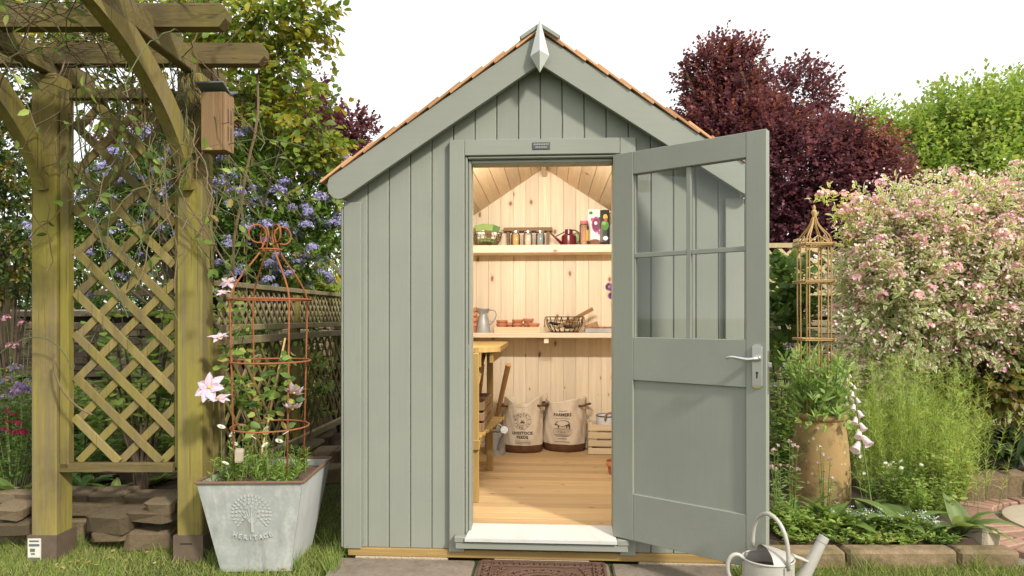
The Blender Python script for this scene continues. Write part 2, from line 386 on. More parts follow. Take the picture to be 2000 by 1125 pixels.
# ------------------------------------------------------------------ leaves
TPL = {  # u along the leaf, w across, h up; last value 1 = margin
    'd2': (np.array([(0, 0, 0), (.5, .5, .12), (1, 0, -.05), (.5, -.5, .12)]), [(0, 2, 1), (0, 3, 2)], [0, 1, 0, 1]),
    'l8': (np.array([(0, 0, 0), (.3, .42, .12), (.68, .36, .06), (1, 0, -.12), (.68, -.36, .06), (.3, -.42, .12), (.34, 0, 0), (.7, 0, -.04)]),
           [(0, 6, 1), (1, 6, 7, 2), (2, 7, 3), (0, 5, 6), (5, 4, 7, 6), (4, 3, 7)], [0, 1, 1, 1, 1, 1, 0, 0]),
    'o8': (np.array([(0, 0, 0), (.22, .40, .1), (.62, .5, .1), (1, 0, -.1), (.62, -.5, .1), (.22, -.40, .1), (.3, 0, 0), (.65, 0, 0)]),
           [(0, 6, 1), (1, 6, 7, 2), (2, 7, 3), (0, 5, 6), (5, 4, 7, 6), (4, 3, 7)], [0, 1, 1, 1, 1, 1, 0, 0]),
    'n3': (np.array([(0, .5, 0), (0, -.5, 0), (1, 0, 0)]), [(0, 1, 2)], [0, 0, 0]),
    'st': (np.array([(0, .5, 0), (0, -.5, 0), (1, -.35, 0), (1, .35, 0)]), [(0, 1, 2, 3)], [0, 0, 0, 0]),
}
def nrmz(a): return a/np.maximum(np.linalg.norm(a, axis=-1, keepdims=True), 1e-9)
class LV:
    """collects leaf-sized faces with a colour each"""
    def __init__(s): s.v, s.c, s.f, s.n = [], [], [], 0
    def add(s, pos, axis, nrm, ln, wd, col, tpl='d2', margin=None):
        T, F, mk = TPL[tpl]; pos = np.asarray(pos, float); N = len(pos)
        if N == 0: return s
        axis = nrmz(np.asarray(axis, float)); side = nrmz(np.cross(np.asarray(nrm, float), axis)); up = np.cross(axis, side)
        ln = np.broadcast_to(ln, (N,))[:, None, None]; wd = np.broadcast_to(wd, (N,))[:, None, None]
        V = pos[:, None, :] + axis[:, None, :]*T[None, :, 0:1]*ln + side[:, None, :]*T[None, :, 1:2]*wd + up[:, None, :]*T[None, :, 2:3]*wd
        k = len(T); s.v.append(V.reshape(-1, 3))
        C = np.repeat(np.asarray(col, float)[:, None, :], k, 1)
        if margin is not None:
            m = np.array(mk, bool); C[:, m, :] = np.asarray(margin)[:, None, :] if np.ndim(margin) == 2 else np.array(margin)
        s.c.append(C.reshape(-1, 3)); base = s.n + np.arange(N)*k
        for f in F: s.f.append(base[:, None]+np.array(f)[None, :])
        s.n += N*k; return s
    def build(s, name, mat, parent=None, label=None, origin=None):
        V = np.concatenate(s.v); C = np.concatenate(s.c)*(1.5 if mat == 'leaf' else 1.0)
        if parent is not None: o0 = np.array(root_loc(parent))
        else: o0 = np.array(origin) if origin is not None else np.array([V[:, 0].mean(), V[:, 1].mean(), V[:, 2].min()])
        V = V-o0; me = bpy.data.meshes.new(name); me.vertices.add(len(V)); me.vertices.foreach_set('co', V.astype('f').ravel())
        loops = np.concatenate([f.ravel() for f in s.f]); sizes = np.concatenate([np.full(len(f), f.shape[1]) for f in s.f])
        me.loops.add(len(loops)); me.loops.foreach_set('vertex_index', loops.astype('i'))
        me.polygons.add(len(sizes)); me.polygons.foreach_set('loop_start', np.concatenate([[0], np.cumsum(sizes)[:-1]]).astype('i'))
        me.update(calc_edges=True)
        at = me.color_attributes.new('Col', 'FLOAT_COLOR', 'POINT'); at.data.foreach_set('color', np.concatenate([np.clip(C, 0, 1), np.ones((len(C), 1))], 1).astype('f').ravel())
        me.materials.append(M[mat]); o = link(bpy.data.objects.new(name, me))
        if parent is not None: o.parent = parent
        else: o.location = o0; ROOTLOC[o] = Vector(o0)
        if label: o['label'] = label
        return o
def pick_cols(rs, cols, n, jit=.18):
    c = np.array(cols)[rs.integers(0, len(cols), n)]; return c*(1+rs.uniform(-jit, jit, (n, 1)))*(1+rs.uniform(-.06, .06, (n, 3)))
def lobe(px, py, Y, rpx, rpz, depth=None):
    c = P(px, py, Y); s = mpp((c-CAM).dot(FW)); return (c.x, c.y, c.z, rpx*s, depth if depth else (rpx+rpz)*.4*s, rpz*s)
def sprigs(lv, rs, lobes, n, per, slen, ln, wd, cols, tpl='d2', shell=.55, up=.35, droop=.15, spread=.8, margin=None, tips=None, front=0.0, jit=.18, ok=None):
    """n leafy twigs spread through the lobes; returns twig tips (for blossom)"""
    lb = np.array(lobes); w = lb[:, 3]*lb[:, 5]; idx = rs.choice(len(lb), n, p=w/w.sum()); q = lb[idx]
    d = nrmz(rs.normal(size=(n, 3))); d[:, 1] = np.where(rs.random(n) < front, -np.abs(d[:, 1]), d[:, 1])
    rad = shell+(1-shell)*np.sqrt(rs.random(n)); rad *= 1+.16*np.sin(d[:, 0]*7+idx)*np.sin(d[:, 2]*6+idx*2)
    p = q[:, :3]+q[:, 3:6]*d*rad[:, None]
    sd = nrmz(d*.8+np.array([0, 0, up])+rs.normal(size=(n, 3))*.35); L_ = slen*rs.uniform(.6, 1.3, n)
    cs = pick_cols(rs, cols, n, jit)
    if ok is not None: k = ok(p + sd*L_[:, None]); p, sd, L_, cs, d = p[k], sd[k], L_[k], cs[k], d[k]; n = len(p)
    ph = rs.uniform(0, 6.28, n); u = nrmz(np.cross(sd, rs.normal(size=(n, 3)))); v = np.cross(sd, u)
    for j in range(per):
        t = (j+.6)/per; a = ph+j*2.4; side = u*np.cos(a)[:, None]+v*np.sin(a)[:, None]
        ax = nrmz(side*spread*(1.1-.7*t)+sd*(.35+.6*t)+np.array([0, 0, -droop])+rs.normal(size=(n, 3))*.18)
        nm = nrmz(np.array([0, 0, .8])+d*.5+rs.normal(size=(n, 3))*.35)
        s = rs.uniform(.7, 1.2, n)
        lv.add(p+sd*(L_*t)[:, None], ax, nm, ln*s, wd*s, cs*(1+rs.uniform(-.12, .12, (n, 1))), tpl, margin)
    return p+sd*L_[:, None], sd
def trunk_tubes(mb, rs, base, tops, r0, n=6):
    base = Vector(base)
    for tp in tops:
        tp = Vector(tp); mid = base.lerp(tp, .45)+Vector((rs.uniform(-.1, .1), rs.uniform(-.1, .1), .12*(tp-base).length))
        pts = bez([base+Vector((rs.uniform(-r0, r0), rs.uniform(-r0, r0), 0)), base.lerp(mid, .5)+Vector((0, 0, .1)), mid, tp], 9); mb.tube(pts, [r0*(1-.85*i/9) for i in range(10)], n)
# ------------------------------------------------------------------ the shed
HW, ZB, FL = .976, .064, .163            # half width, foot of the boards, floor level
SL, BT, BV = .66, 2.576, .145            # roof slope, bargeboard top at the ridge, its upright height
BACK = 2.0
OX0, OX1, OZ1 = -.342, .357, 1.974       # door opening
shed = thing('garden_shed', (0, 0, 0), 'sage green timber garden shed with cedar shingle roof and open half glazed door', 'shed')
rw = random.Random(4)
def vboard(x0, x1, z0, ztop, y0, t, c=.005):
    """upright board, front face at y0-t, chamfered so neighbours meet in a V"""
    sec = [(x0, y0), (x0, y0-t+c), (x0+c, y0-t), (x1-c, y0-t), (x1, y0-t+c), (x1, y0)]; n = 6; mb = MB()
    top = ztop if callable(ztop) else (lambda x: ztop)
    bot = z0 if callable(z0) else (lambda x: z0)
    mb.add([(x, y, bot(x)) for x, y in sec]+[(x, y, top(x)) for x, y in sec],
           [tuple(range(n)), tuple(reversed(range(n, 2*n)))]+[(i, (i+1) % n, (i+1) % n+n, i+n) for i in range(n)])
    return mb
def fit(name, mb, mat, parent, smooth=False): return mb.build(name, mat, parent, smooth)
# front wall
gz = lambda x: 2.42-SL*abs(x)
front = MB()
for xa, xb, za in ((-HW+.02, OX0-.03, ZB+.01), (OX0-.03, 0, OZ1+.02), (0, OX1+.03, OZ1+.02), (OX1+.03, HW-.02, ZB+.01)):
    front.prism([(xa, za), (xb, za), (xb, gz(xb)), (xa, gz(xa))], lambda a, b, t: (a, .002+t, b), .018)
front = front.build('front_wall', 'dark_gap', shed)
front_top = lambda x: 2.455-SL*abs(x)
PITCH = .108
edges = [i*PITCH for i in range(-8, 9)]
edges = [-HW+.004]+edges+[HW-.004]
for a, b in zip(edges[:-1], edges[1:]):
    g = .0013
    if b > OX0-.06 and a < OX1+.06: z0 = OZ1+.05
    else: z0 = ZB
    vboard(a+g, b-g, z0, front_top, 0, .016, .004).build('board', 'sage_paint', front)
for s in (-1, 1):
    x0, x1 = (-HW-.004, -HW+.085) if s < 0 else (HW-.085, HW+.004)
    MB().box(x0, x1, -.040, -.0165, ZB-.004, 2.43-SL*HW, .003).build('corner_board', 'sage_paint', shed)
    sx0, sx1 = (-HW-.004-.014, -HW-.0045) if s < 0 else (HW+.0045, HW+.018)
    sw = MB()
    for k in range(19):
        sw.box(min(sx0, sx1), max(sx0, sx1), -.036+k*.108, -.036+k*.108+.104, ZB, 2.40-SL*HW, .004)
    sw.box(s*(HW-.02) if s > 0 else -HW-.003, s*(HW-.02)+.0235 if s > 0 else -HW+.0205, .0, 2.05, ZB+.004, 2.37-SL*HW)
    sw.build('side_wall', 'sage_paint', shed)
    # inner lining of the side wall
    lin = MB().box(*sorted((s*(HW-.022), s*(HW-.028))), .03, BACK, FL, 2.36-SL*HW).build('side_lining', 'pine_upright', shed)
    for k in range(19):
        y0 = .035+k*.103
        MB().box(*sorted((s*(HW-.029), s*(HW-.042))), y0, y0+.1015, FL, 2.37-SL*HW, .003).build('board', 'pine_upright', lin)
# door frame
fr = MB().box(OX0-.106, OX0-.030, -.046, -.0165, ZB-.008, OZ1+.112, .003).build('door_frame', 'sage_paint', shed)
MB().box(OX1+.030, OX1+.106, -.046, -.0165, ZB-.008, OZ1+.112, .003).build('jamb_board', 'sage_paint', fr)
MB().box(OX0-.0295, OX1+.0295, -.0455, -.0165, OZ1+.034, OZ1+.1115, .003).build('head_board', 'sage_paint_cross', fr)
for (x0, x1) in ((OX0-.0295, OX0-.016), (OX1+.016, OX1+.0295)):
    MB().box(x0, x1, -.036, .07, FL-.03, OZ1+.0335, .005).build('moulding', 'sage_paint', fr)
for (x0, x1) in ((OX0-.0155, OX0), (OX1, OX1+.0155)):
    MB().box(x0, x1, -.018, .075, FL-.02, OZ1+.018, .004).build('jamb', 'sage_paint', fr)
MB().box(OX0-.0155, OX1+.0155, -.036, .07, OZ1+.0185, OZ1+.0335, .005).build('moulding', 'sage_paint_cross', fr)
MB().box(OX0, OX1, -.018, .075, OZ1, OZ1+.018, .004).build('head_stop', 'sage_paint_cross', fr)
# threshold
MB().add([(OX0-.022, -.098, .127), (OX1+.012, -.098, .127), (OX1+.012, -.098, .143), (OX0-.022, -.098, .143), (OX0-.0, .06, .121), (OX1, .06, .121), (OX1, .06, FL+.004), (OX0, .06, FL+.004)],
         [(0, 1, 2, 3), (4, 7, 6, 5), (3, 2, 6, 7), (0, 4, 5, 1), (0, 3, 7, 4), (1, 5, 6, 2)]).build('threshold', 'white_threshold', shed)
MB().box(OX0-.075, OX0-.0225, -.088, -.0465, .118, .146, .003).box(OX1+.0125, OX1+.07, -.088, -.0465, .118, .146, .003).box(OX0-.07, OX1+.065, -.082, -.0465, .085, .1175, .003).build('door_sill', 'sage_paint_cross', shed)
# base
base = MB().box(-HW+.015, HW-.015, -.03, .05, .022, .0615, .003).build('base_beam', 'base_timber', shed)
MB().box(-HW+.015, HW-.015, 1.93, 2.0, .022, .0615, .003).build('base_beam', 'base_timber', shed)
for x in (-.9, -.3, .3, .9): MB().box(x-.03, x+.03, .05, 1.93, .024, .12).build('bearer', 'base_timber', shed)
MB().box(-HW+.03, HW-.03, .02, 2.0, .12, FL-.019).build('floor_deck', 'base_timber', shed)
floor = MB().box(-HW+.03, HW-.03, .06, BACK, FL-.019, FL-.012).build('floor', 'floor_pine', shed)
for k in range(20):
    y0 = .062+k*.0985
    MB().box(-HW+.03, HW-.03, y0, y0+.0965, FL-.012, FL, .0015).build('floorboard', 'floor_pine', floor)
# back wall
bw = MB().prism([(-HW+.02, FL-.02), (HW-.02, FL-.02), (HW-.02, 2.47-SL*HW), (0, 2.47), (-HW+.02, 2.47-SL*HW)], lambda a, b, t: (a, BACK+t, b), .03).build('back_wall', 'pine_upright', shed)
k0 = -.95; 
ip = [round(-.95+i*.1004, 4) for i in range(19)]+[.95]
for a, b in zip(ip[:-1], ip[1:]):
    m = [a, b] if not (a < 0 < b) else [a, 0, b]
    sec0 = vboard(a+.0006, b-.0006, FL, (lambda x: 2.412-SL*abs(x)), BACK, .014, .0022)
    sec0.build('board', 'pine_upright', bw)
# roof: ceiling lining, deck, shingles
for s in (-1, 1):
    nx = Vector((s*1.0, 0, -SL)).normalized(); up = Vector((s*SL, 0, 1)).normalized()
    deck = MB(); A = Vector((0, 0, BT-.035)); ln = 1.045*math.sqrt(1+SL*SL)
    R = Matrix((nx, Vector((0, 1, 0)), up)).transposed()
    deck.obox(A+nx*(ln/2)+Vector((0, .99, 0))-up*.006, (ln/2, 1.07, .024), R); roof = deck.build('roof', 'sage_paint', shed)
    lip = MB(); lip.obox(Vector((0, 0, 2.425))+nx*(.55)+Vector((0, 1.0, 0)), (.60, .985, .006), R); lipo = lip.build('ceiling_lining', 'pine_deep', shed)
    for k in range(11):
        MB().obox(Vector((0, 0, 2.413))+nx*(.022+.1*k+.05)+Vector((0, 1.0, 0)), (.0488, .975, .006), R, .0022).build('ceiling_board', 'pine_deep', lipo)
    for k in range(10):                                                # courses from the eaves up
        off = ln+.012-.0-(k+1)*.128
        y = -.110 + (0 if k % 2 else -.0); first = True
        tilt = Matrix.Rotation(s*math.radians(4.2), 3, 'Y') @ R
        while y < 2.09:
            w = rw.uniform(.11, .22) if not first else (.09 if k % 2 else .16); w = min(w, 2.1-y)
            ov = rw.uniform(0, .004); ln2 = .20 if k < 9 else .155
            MB().obox(A+nx*(off+.128-ln2/2)+up*(.043+rw.uniform(0, .002))+Vector((0, y+w/2, 0)), (ln2/2, w/2-.0015, .0058), tilt, .0015).build('shingle', 'cedar', roof)
            y += w; first = False
    # bargeboard with rounded foot
    xe = 1.03; pts = [(0, BT), (xe, BT-SL*xe)]
    bx_ = xe-.085; ze = BT-SL*xe
    pts += [(q.x, q.y) for q in bez([(xe, ze, 0), (xe+.022, ze-.035, 0), (xe+.012, ze-.10, 0), (xe-.035, ze-.125, 0), (bx_, BT-BV-SL*bx_, 0)], 12)[1:]]
    pts += [(0, BT-BV)]
    MB().prism([(s*a, b) for a, b in pts], lambda a, b, t: (a, -.098+t, b), .026).build('bargeboard', 'sage_paint_cross', shed)
    MB().obox(Vector((0, -.0445, BT-.035-.052))+nx*(ln/2-.02), (ln/2-.03, .0275, .010), R).build('soffit', 'sage_paint_cross', shed)
    MB().obox(Vector((0, .98, BT+.02))+nx*.048+up*.012, (.056, 1.1, .009), R, .002).build('ridge_cap', 'sage_paint', shed)
MB().box(-.018, .018, .02, BACK-.016, 2.335, 2.45, .002).build('ridge_beam', 'pine_deep', shed)
# finial
fz0, fz1, fzm = P(1054, 138, -.16).z, P(1054, 30, -.16).z, P(1054, 105, -.16).z
fy = -.136; w_, d_ = .045, .037
MB().add([(0, fy, fz1), (-w_, fy, fzm), (0, fy-d_, fzm+.012), (w_, fy, fzm), (0, fy+d_, fzm), (0, fy, fz0)],
         [(0, 1, 2), (0, 2, 3), (0, 3, 4), (0, 4, 1), (5, 2, 1), (5, 3, 2), (5, 4, 3), (5, 1, 4)]).build('finial', 'finial_zinc', shed)
# maker's plate
pc = P(1057, 285, -.047); pl = MB().box(pc.x-.043, pc.x+.043, -.0495, -.0458, pc.z-.017, pc.z+.017, .001).build('name_plate', 'plate_metal', shed)
lt = MB()
for j, zz in enumerate((.007, -.007)):
    for i in range(9 - 2*j):
        x = pc.x+(i-(8-2*j)/2)*.0083; lt.box(x-.003, x+.0028, -.0503, -.0493, pc.z+zz-.0035+rw.uniform(0, .001), pc.z+zz+.004)
lt.build('worn_lettering', 'plate_letters', pl)
# shelves
for nm, y0, z0, z1, mt in (('upper_shelf', 1.75, P(1060, 493, 1.75).z, P(1060, 478, 1.75).z, 'pine_cross'), ('lower_shelf', 1.72, P(1060, 660, 1.72).z, P(1060, 650.5, 1.72).z, 'pine_cross')):
    MB().box(-.93, .93, y0, BACK-.015, z0, z1, .003).build(nm, mt, shed)
    if nm[0] == 'u': US = z1
    else: LS = z1; LSB = z0
bp = P(1067, 666, 1.74); MB().box(bp.x-.018, bp.x+.018, 1.74, BACK-.015, LSB-.042, LSB-.0005, .002).build('shelf_bracket', 'pine_cross', shed)
MB().box(-.93, .93, BACK-.034, BACK-.015, FL+.0005, FL+.028, .003).build('skirting', 'pine_cross', shed)
# hinge on the left jamb seen as a keep
hp = P(911, 697, -.04); MB().box(OX0-.014, OX0-.008, -.0195, -.0175, hp.z-.06, hp.z+.06).build('lock_keep', 'satin_metal', shed)

# lamp under the head of the door, inside
lamp = thing('strip_lamp', (0, .11, 2.02), 'white strip lamp fixed inside above the shed door', 'lamp')
MB().box(-.33, .33, .084, .125, 2.02, 2.06, .004).build('housing', 'rim_light', lamp)
t = NT('lamp_glow'); t.b.inputs['Emission Color'].default_value = (1, .9, .74, 1); t.b.inputs['Emission Strength'].default_value = 6
MB().box(-.32, .32, .1255, .135, 2.022, 2.056, .003).build('diffuser', 'lamp_glow', lamp)
ld = bpy.data.lights.new('lamp_light', 'AREA'); ld.shape = 'RECTANGLE'; ld.size = .64; ld.size_y = .05; ld.energy = 28; ld.color = (1, .95, .87)
lo = link(bpy.data.objects.new('lamp_light', ld)); lo.parent = lamp; lo.location = Vector((0, .14, 2.03))-lamp.location
lo.rotation_euler = Vector((0, -1, .42)).to_track_quat('Z', 'Y').to_euler()

# ------------------------------------------------------------------ door leaf (swung out), local u along the leaf
DH = Vector((.353, -.05, 0)); DPHI = math.radians(34.2); DW, DT = .72, .042
DU = Vector((math.cos(DPHI), -math.sin(DPHI), 0)); DN = Vector((-math.sin(DPHI), -math.cos(DPHI), 0))   # DN: out of the visible face
def dpt(u, n, z): return DH + DU*u + DN*n + UP*z
def duz(px, py):
    d = ray(px, py); k = (DH-CAM).dot(DN)/d.dot(DN); p = CAM+d*k; return (p-DH).dot(DU), p.z
DZ0, DZ1 = .152, 2.0
door = thing_door = None
g0, g1 = duz(1236, 337), duz(1455, 311); gb = (duz(1234, 659)[1]+duz(1455, 663)[1])/2; gt = (g0[1]+g1[1])/2
p0, p1 = duz(1236, 744), duz(1459, 755); q0, q1 = duz(1237, 967), duz(1459, 1004); pt, pb = (p0[1]+p1[1])/2, (q0[1]+q1[1])/2
U0, U1 = g0[0], (g1[0]+p1[0])/2
def dbox(u0, u1, n0, n1, z0, z1, c=.002):
    mb = MB(); R = Matrix((DU, -DN, UP)).transposed()
    return mb.obox(dpt((u0+u1)/2, (n0+n1)/2, (z0+z1)/2), ((u1-u0)/2, abs(n1-n0)/2, (z1-z0)/2), R, c)
door = dbox(0, U0, -DT, 0, DZ0, DZ1).build('door', 'sage_paint', shed); door['label'] = 'open half glazed door leaf'
dbox(U1, DW, -DT, 0, DZ0, DZ1).build('stile', 'sage_paint', door)
for z0, z1 in ((gt, DZ1-.0005), (pt, gb), (DZ0+.0005, pb)):
    dbox(U0+.0005, U1-.0005, -DT+.0005, -.0006, z0, z1).build('rail', 'sage_paint_cross', door)
dbox(U0-.004, U1+.004, -DT+.01, -.014, pb-.004, pt+.004, 0).build('panel', 'sage_paint', door)
um = duz(1343, 497)[0]; zm = (duz(1238, 497)[1]+duz(1453, 487)[1])/2; bw_ = .011
for a, b in ((U0, um-bw_), (um+bw_, U1)):
    for z0, z1 in ((gb, zm-bw_), (zm+bw_, gt)):
        dbox(a-.003, b+.003, -.024, -.020, z0-.003, z1+.003, 0).build('pane', 'pane_glass', door)
dbox(um-bw_, um+bw_, -.032, -.010, gb, gt).build('glazing_bar', 'sage_paint', door)
dbox(U0, um-bw_-.0005, -.0315, -.0105, zm-bw_, zm+bw_).build('glazing_bar', 'sage_paint_cross', door)
dbox(um+bw_+.0005, U1, -.0315, -.0105, zm-bw_, zm+bw_).build('glazing_bar', 'sage_paint_cross', door)
for a, b, z0, z1 in ((U0, U0+.008, gb, gt), (U1-.008, U1, gb, gt)): dbox(a, b, -.036, -.012, z0, z1, .001).build('glazing_bead', 'sage_paint', door)
ha, hz1 = duz(1469, 676); hb, hz0 = duz(1490, 755)
hd = dbox(ha, hb, 0, .008, hz0, hz1, .003).build('handle_plate', 'satin_metal', door)
# rounded top of the plate + lever
mid = (ha+hb)/2; MB().lathe([(0, 0), ((hb-ha)/2, 0)], (0, 0, 0), 8)
cap = MB()
for zz, sg in ((hz1-.003, 1), (hz0+.003, -1)):
    rr = (hb-ha)/2-.002; poly = [(mid+rr*math.cos(math.pi*i/10), zz+sg*rr*.6*math.sin(math.pi*i/10)) for i in range(11)]
    cap2 = MB().prism(poly, lambda a, b, t: dpt(a, t+.0005, b), .007)
    cap2.build('plate_end', 'satin_metal' if sg > 0 else 'brass', door)
lu, lz = duz(1425, 697); lz2 = duz(1478, 700)[1]
lev = MB().tube([dpt(mid, .004, lz2), dpt(mid, .045, lz2)], [.013, .010], 14)
lev.tube([dpt(mid+.004, .045, lz2)]+bez([dpt(mid, .047, lz2), dpt(mid-.04, .05, lz2-.012), dpt(mid-.07, .05, lz2+.010), dpt(lu+.012, .048, lz+.006), dpt(lu, .046, lz-.004)], 12), [.010]*2+[.0095-.0035*i/11 for i in range(12)], 10)
lev.build('lever_handle', 'satin_metal', door, True)
kz = duz(1479, 731)[1]; kb = MB().tube([dpt(mid, .0083, kz+.006), dpt(mid, .0088, kz+.006)], .0055, 12); kb.obox(dpt(mid, .0086, kz-.006), (.003, .0003, .011), Matrix((DU, -DN, UP)).transposed()); kb.build('keyhole', 'dark_gap', door)
lk = MB().obox(dpt(DW+.0012, -DT/2, hz0+.06), (.0012, .010, .09), Matrix((DU, -DN, UP)).transposed()); lk.build('lock_faceplate', 'satin_metal', door)
MB().obox(dpt(DW+.008, -DT/2, hz0+.09), (.007, .006, .010), Matrix((DU, -DN, UP)).transposed(), .002).build('latch', 'satin_metal', door)
for z in (.4, 1.1, 1.8): MB().tube([dpt(-.004, -.022, z-.045), dpt(-.004, -.022, z+.045)], .006, 8).build('hinge', 'satin_metal', door)
# blocks under the shed
for i, (a, b, lab) in enumerate(((697, 876, 'pitted sandstone block under the left front corner of the shed'), (966, 1150, 'rough concrete block under the middle of the shed front'), (1246, 1440, 'rough concrete block under the shed beneath the open door'))):
    xa, xb = P(a, 1090, -.0).x, P(b, 1090, -.0).x
    o = MB().obox(((xa+xb)/2, .075, -.014), ((xb-xa)/2, .11, .0355), None, .004).build('foundation_block', 'concrete'); tag(o, lab, 'block', 'foundation blocks')
for x in (-.75, 0, .75):
    o = MB().obox((x, 1.95, -.014), (.18, .08, .0355), None, .004).build('foundation_block', 'concrete'); tag(o, 'concrete block under the back of the shed', 'block', 'rear foundation blocks')
# ------------------------------------------------------------------ ground, beds, path
gr = MB().add([(-250, -250, 0), (250, -250, 0), (250, 250, 0), (-250, 250, 0)], [(0, 1, 2, 3)]).build('lawn', 'lawn'); tag(gr, 'short green lawn in front of the shed', None, None, 'structure')
rg = random.Random(11)
def mound(name, poly, z, label, mat='soil', skirt=.06):
    import bmesh
    n = 46; xs = [p[0] for p in poly]; ys = [p[1] for p in poly]
    def inside(x, y):
        c = False; j = len(poly)-1
        for i in range(len(poly)):
            (xi, yi), (xj, yj) = poly[i], poly[j]
            if (yi > y) != (yj > y) and x < (xj-xi)*(y-yi)/(yj-yi)+xi: c = not c
            j = i
        return c
    def edge(x, y):
        best = 9
        for i in range(len(poly)):
            a, b = Vector(poly[i-1]), Vector(poly[i]); d = b-a; t = max(0, min(1, (Vector((x, y))-a).dot(d)/d.length_squared)); best = min(best, (a+d*t-Vector((x, y))).length)
        return best
    mb = MB(); X0, X1, Y0, Y1 = min(xs), max(xs), min(ys), max(ys); idx = {}
    for i in range(n+1):
        for j in range(n+1):
            x, y = X0+(X1-X0)*i/n, Y0+(Y1-Y0)*j/n; ins = inside(x, y); e = edge(x, y)
            h = z*min(1, e/skirt)+rg.uniform(-.012, .012) if ins else -.05
            idx[i, j] = len(mb.v); mb.v.append((x, y, h))
    for i in range(n):
        for j in range(n): mb.f.append((idx[i, j], idx[i+1, j], idx[i+1, j+1], idx[i, j+1]))
    o = mb.build(name, mat, None, True); return tag(o, label, None, None, 'structure')
LB = [tuple(L(a, b, 0))[:2] for a, b in ((-6.5, 3.50), (-1.70, 3.50), (-1.52, 3.75), (-1.40, 4.6), (-1.12, 5.0), (-1.10, 6.9), (-6.5, 6.9))]
RB = [tuple(L(a, b, 0))[:2] for a, b in ((1.14, 3.20), (2.45, 3.20), (2.52, 3.5), (2.62, 4.0), (2.95, 4.35), (6.5, 4.45), (6.5, 6.9), (1.14, 6.9))]
mound('left_bed_soil', LB, .21, 'dark soil of the raised bed behind the pergola')
mound('right_bed_soil', RB, .08, 'dark soil of the flower bed beside the shed')
bedz = lambda x: .2 if x < 0 else .08
# path of bricks in rings
path = MB().add([tuple(L(a, b, .006)) for a, b in ((2.47, 3.12), (6.5, 3.12), (6.5, 4.45), (2.95, 4.4), (2.6, 3.95), (2.5, 3.5))], [(0, 1, 2, 3, 4, 5)]).build('path', 'gravel'); tag(path, 'curved brick garden path', None, None, 'structure')
pcen = L(3.28, 3.66, 0)
MB().lathe([(.40, .0), (.40, .036), (.385, .04), (.01, .042)], (pcen.x, pcen.y, 0), 40, False, True).build('round_stone', 'coping', path, 40)
bm_ = MB().obox((0, 0, 0), (.1, .0325, .03), None, .006).build('brick', 'brick'); bmesh_brick = bm_.data; bmesh_brick.transform(Matrix.Translation((0, 0, -.03))); bpy.data.objects.remove(bm_)
def inpoly(x, y, poly):
    c = False; j = len(poly)-1
    for i in range(len(poly)):
        (xi, yi), (xj, yj) = poly[i], poly[j]
        if (yi > y) != (yj > y) and x < (xj-xi)*(y-yi)/(yj-yi)+xi: c = not c
        j = i
    return c
PP = [tuple(L(a, b, 0))[:2] for a, b in ((2.50, 3.2), (4.2, 3.2), (4.2, 4.40), (3.0, 4.36), (2.66, 3.93), (2.56, 3.5))]
r = .44
while r < 1.6:                                       # bricks stand radially: long side towards the centre
    nb = int(2*math.pi*(r+.05)/.074)
    for i in range(nb):
        a = 2*math.pi*i/nb; x, y = pcen.x+(r+.1)*math.cos(a), pcen.y+(r+.1)*math.sin(a)
        if not inpoly(x, y, PP): continue
        o = link(bpy.data.objects.new('brick', bmesh_brick)); o.parent = path
        o.location = Vector((x, y, .012+rg.uniform(-.003, .003)))-root_loc(path); o.rotation_euler = (rg.uniform(-.02, .02), rg.uniform(-.02, .02), a+rg.uniform(-.03, .03)); o.scale = (.98, rg.uniform(.93, 1.0), 1)
    r += .207
# slabs in front of the shed
SLABS = (((652, 925), 'wide brown paving slab beside the lawn below the shed corner'), ((928, 1192), 'paving slab under the iron door mat'), ((1196, 1432), 'paving slab under the open door'))
for (a, b), lab in SLABS:
    xa, xb = P(a, 1110, -.12).x, P(b, 1110, -.12).x
    mb = MB(); mb.obox(((xa+xb)/2, -.335, -.012), ((xb-xa)/2-.003, .30, .027), None, .008)
    o = mb.build('paving_slab', 'paving', None); tag(o, lab, 'paving slab', 'paving slabs at the shed door')
# kerb of the right bed
for (a0, a1, lab) in ((1.13, 1.62, 'mossy kerb stone at the bed corner near the watering can'), (1.63, 2.155, 'mossy kerb stone in the middle of the flower bed edge'), (2.165, 2.46, 'short kerb stone at the path end of the flower bed edge')):
    p, q = L(a0, 3.17, .0), L(a1, 3.17, .0); R = Matrix((RT, FW, UP)).transposed(); rr = random.Random(int(a0*100))
    o = MB().obox((p+q)/2+Vector((0, 0, .026)), ((q-p).length/2, .05, .055), R, .014, .03, rr).build('kerb_stone', 'kerb_stone'); tag(o, lab, 'kerb stone', 'kerb stones of the flower bed')
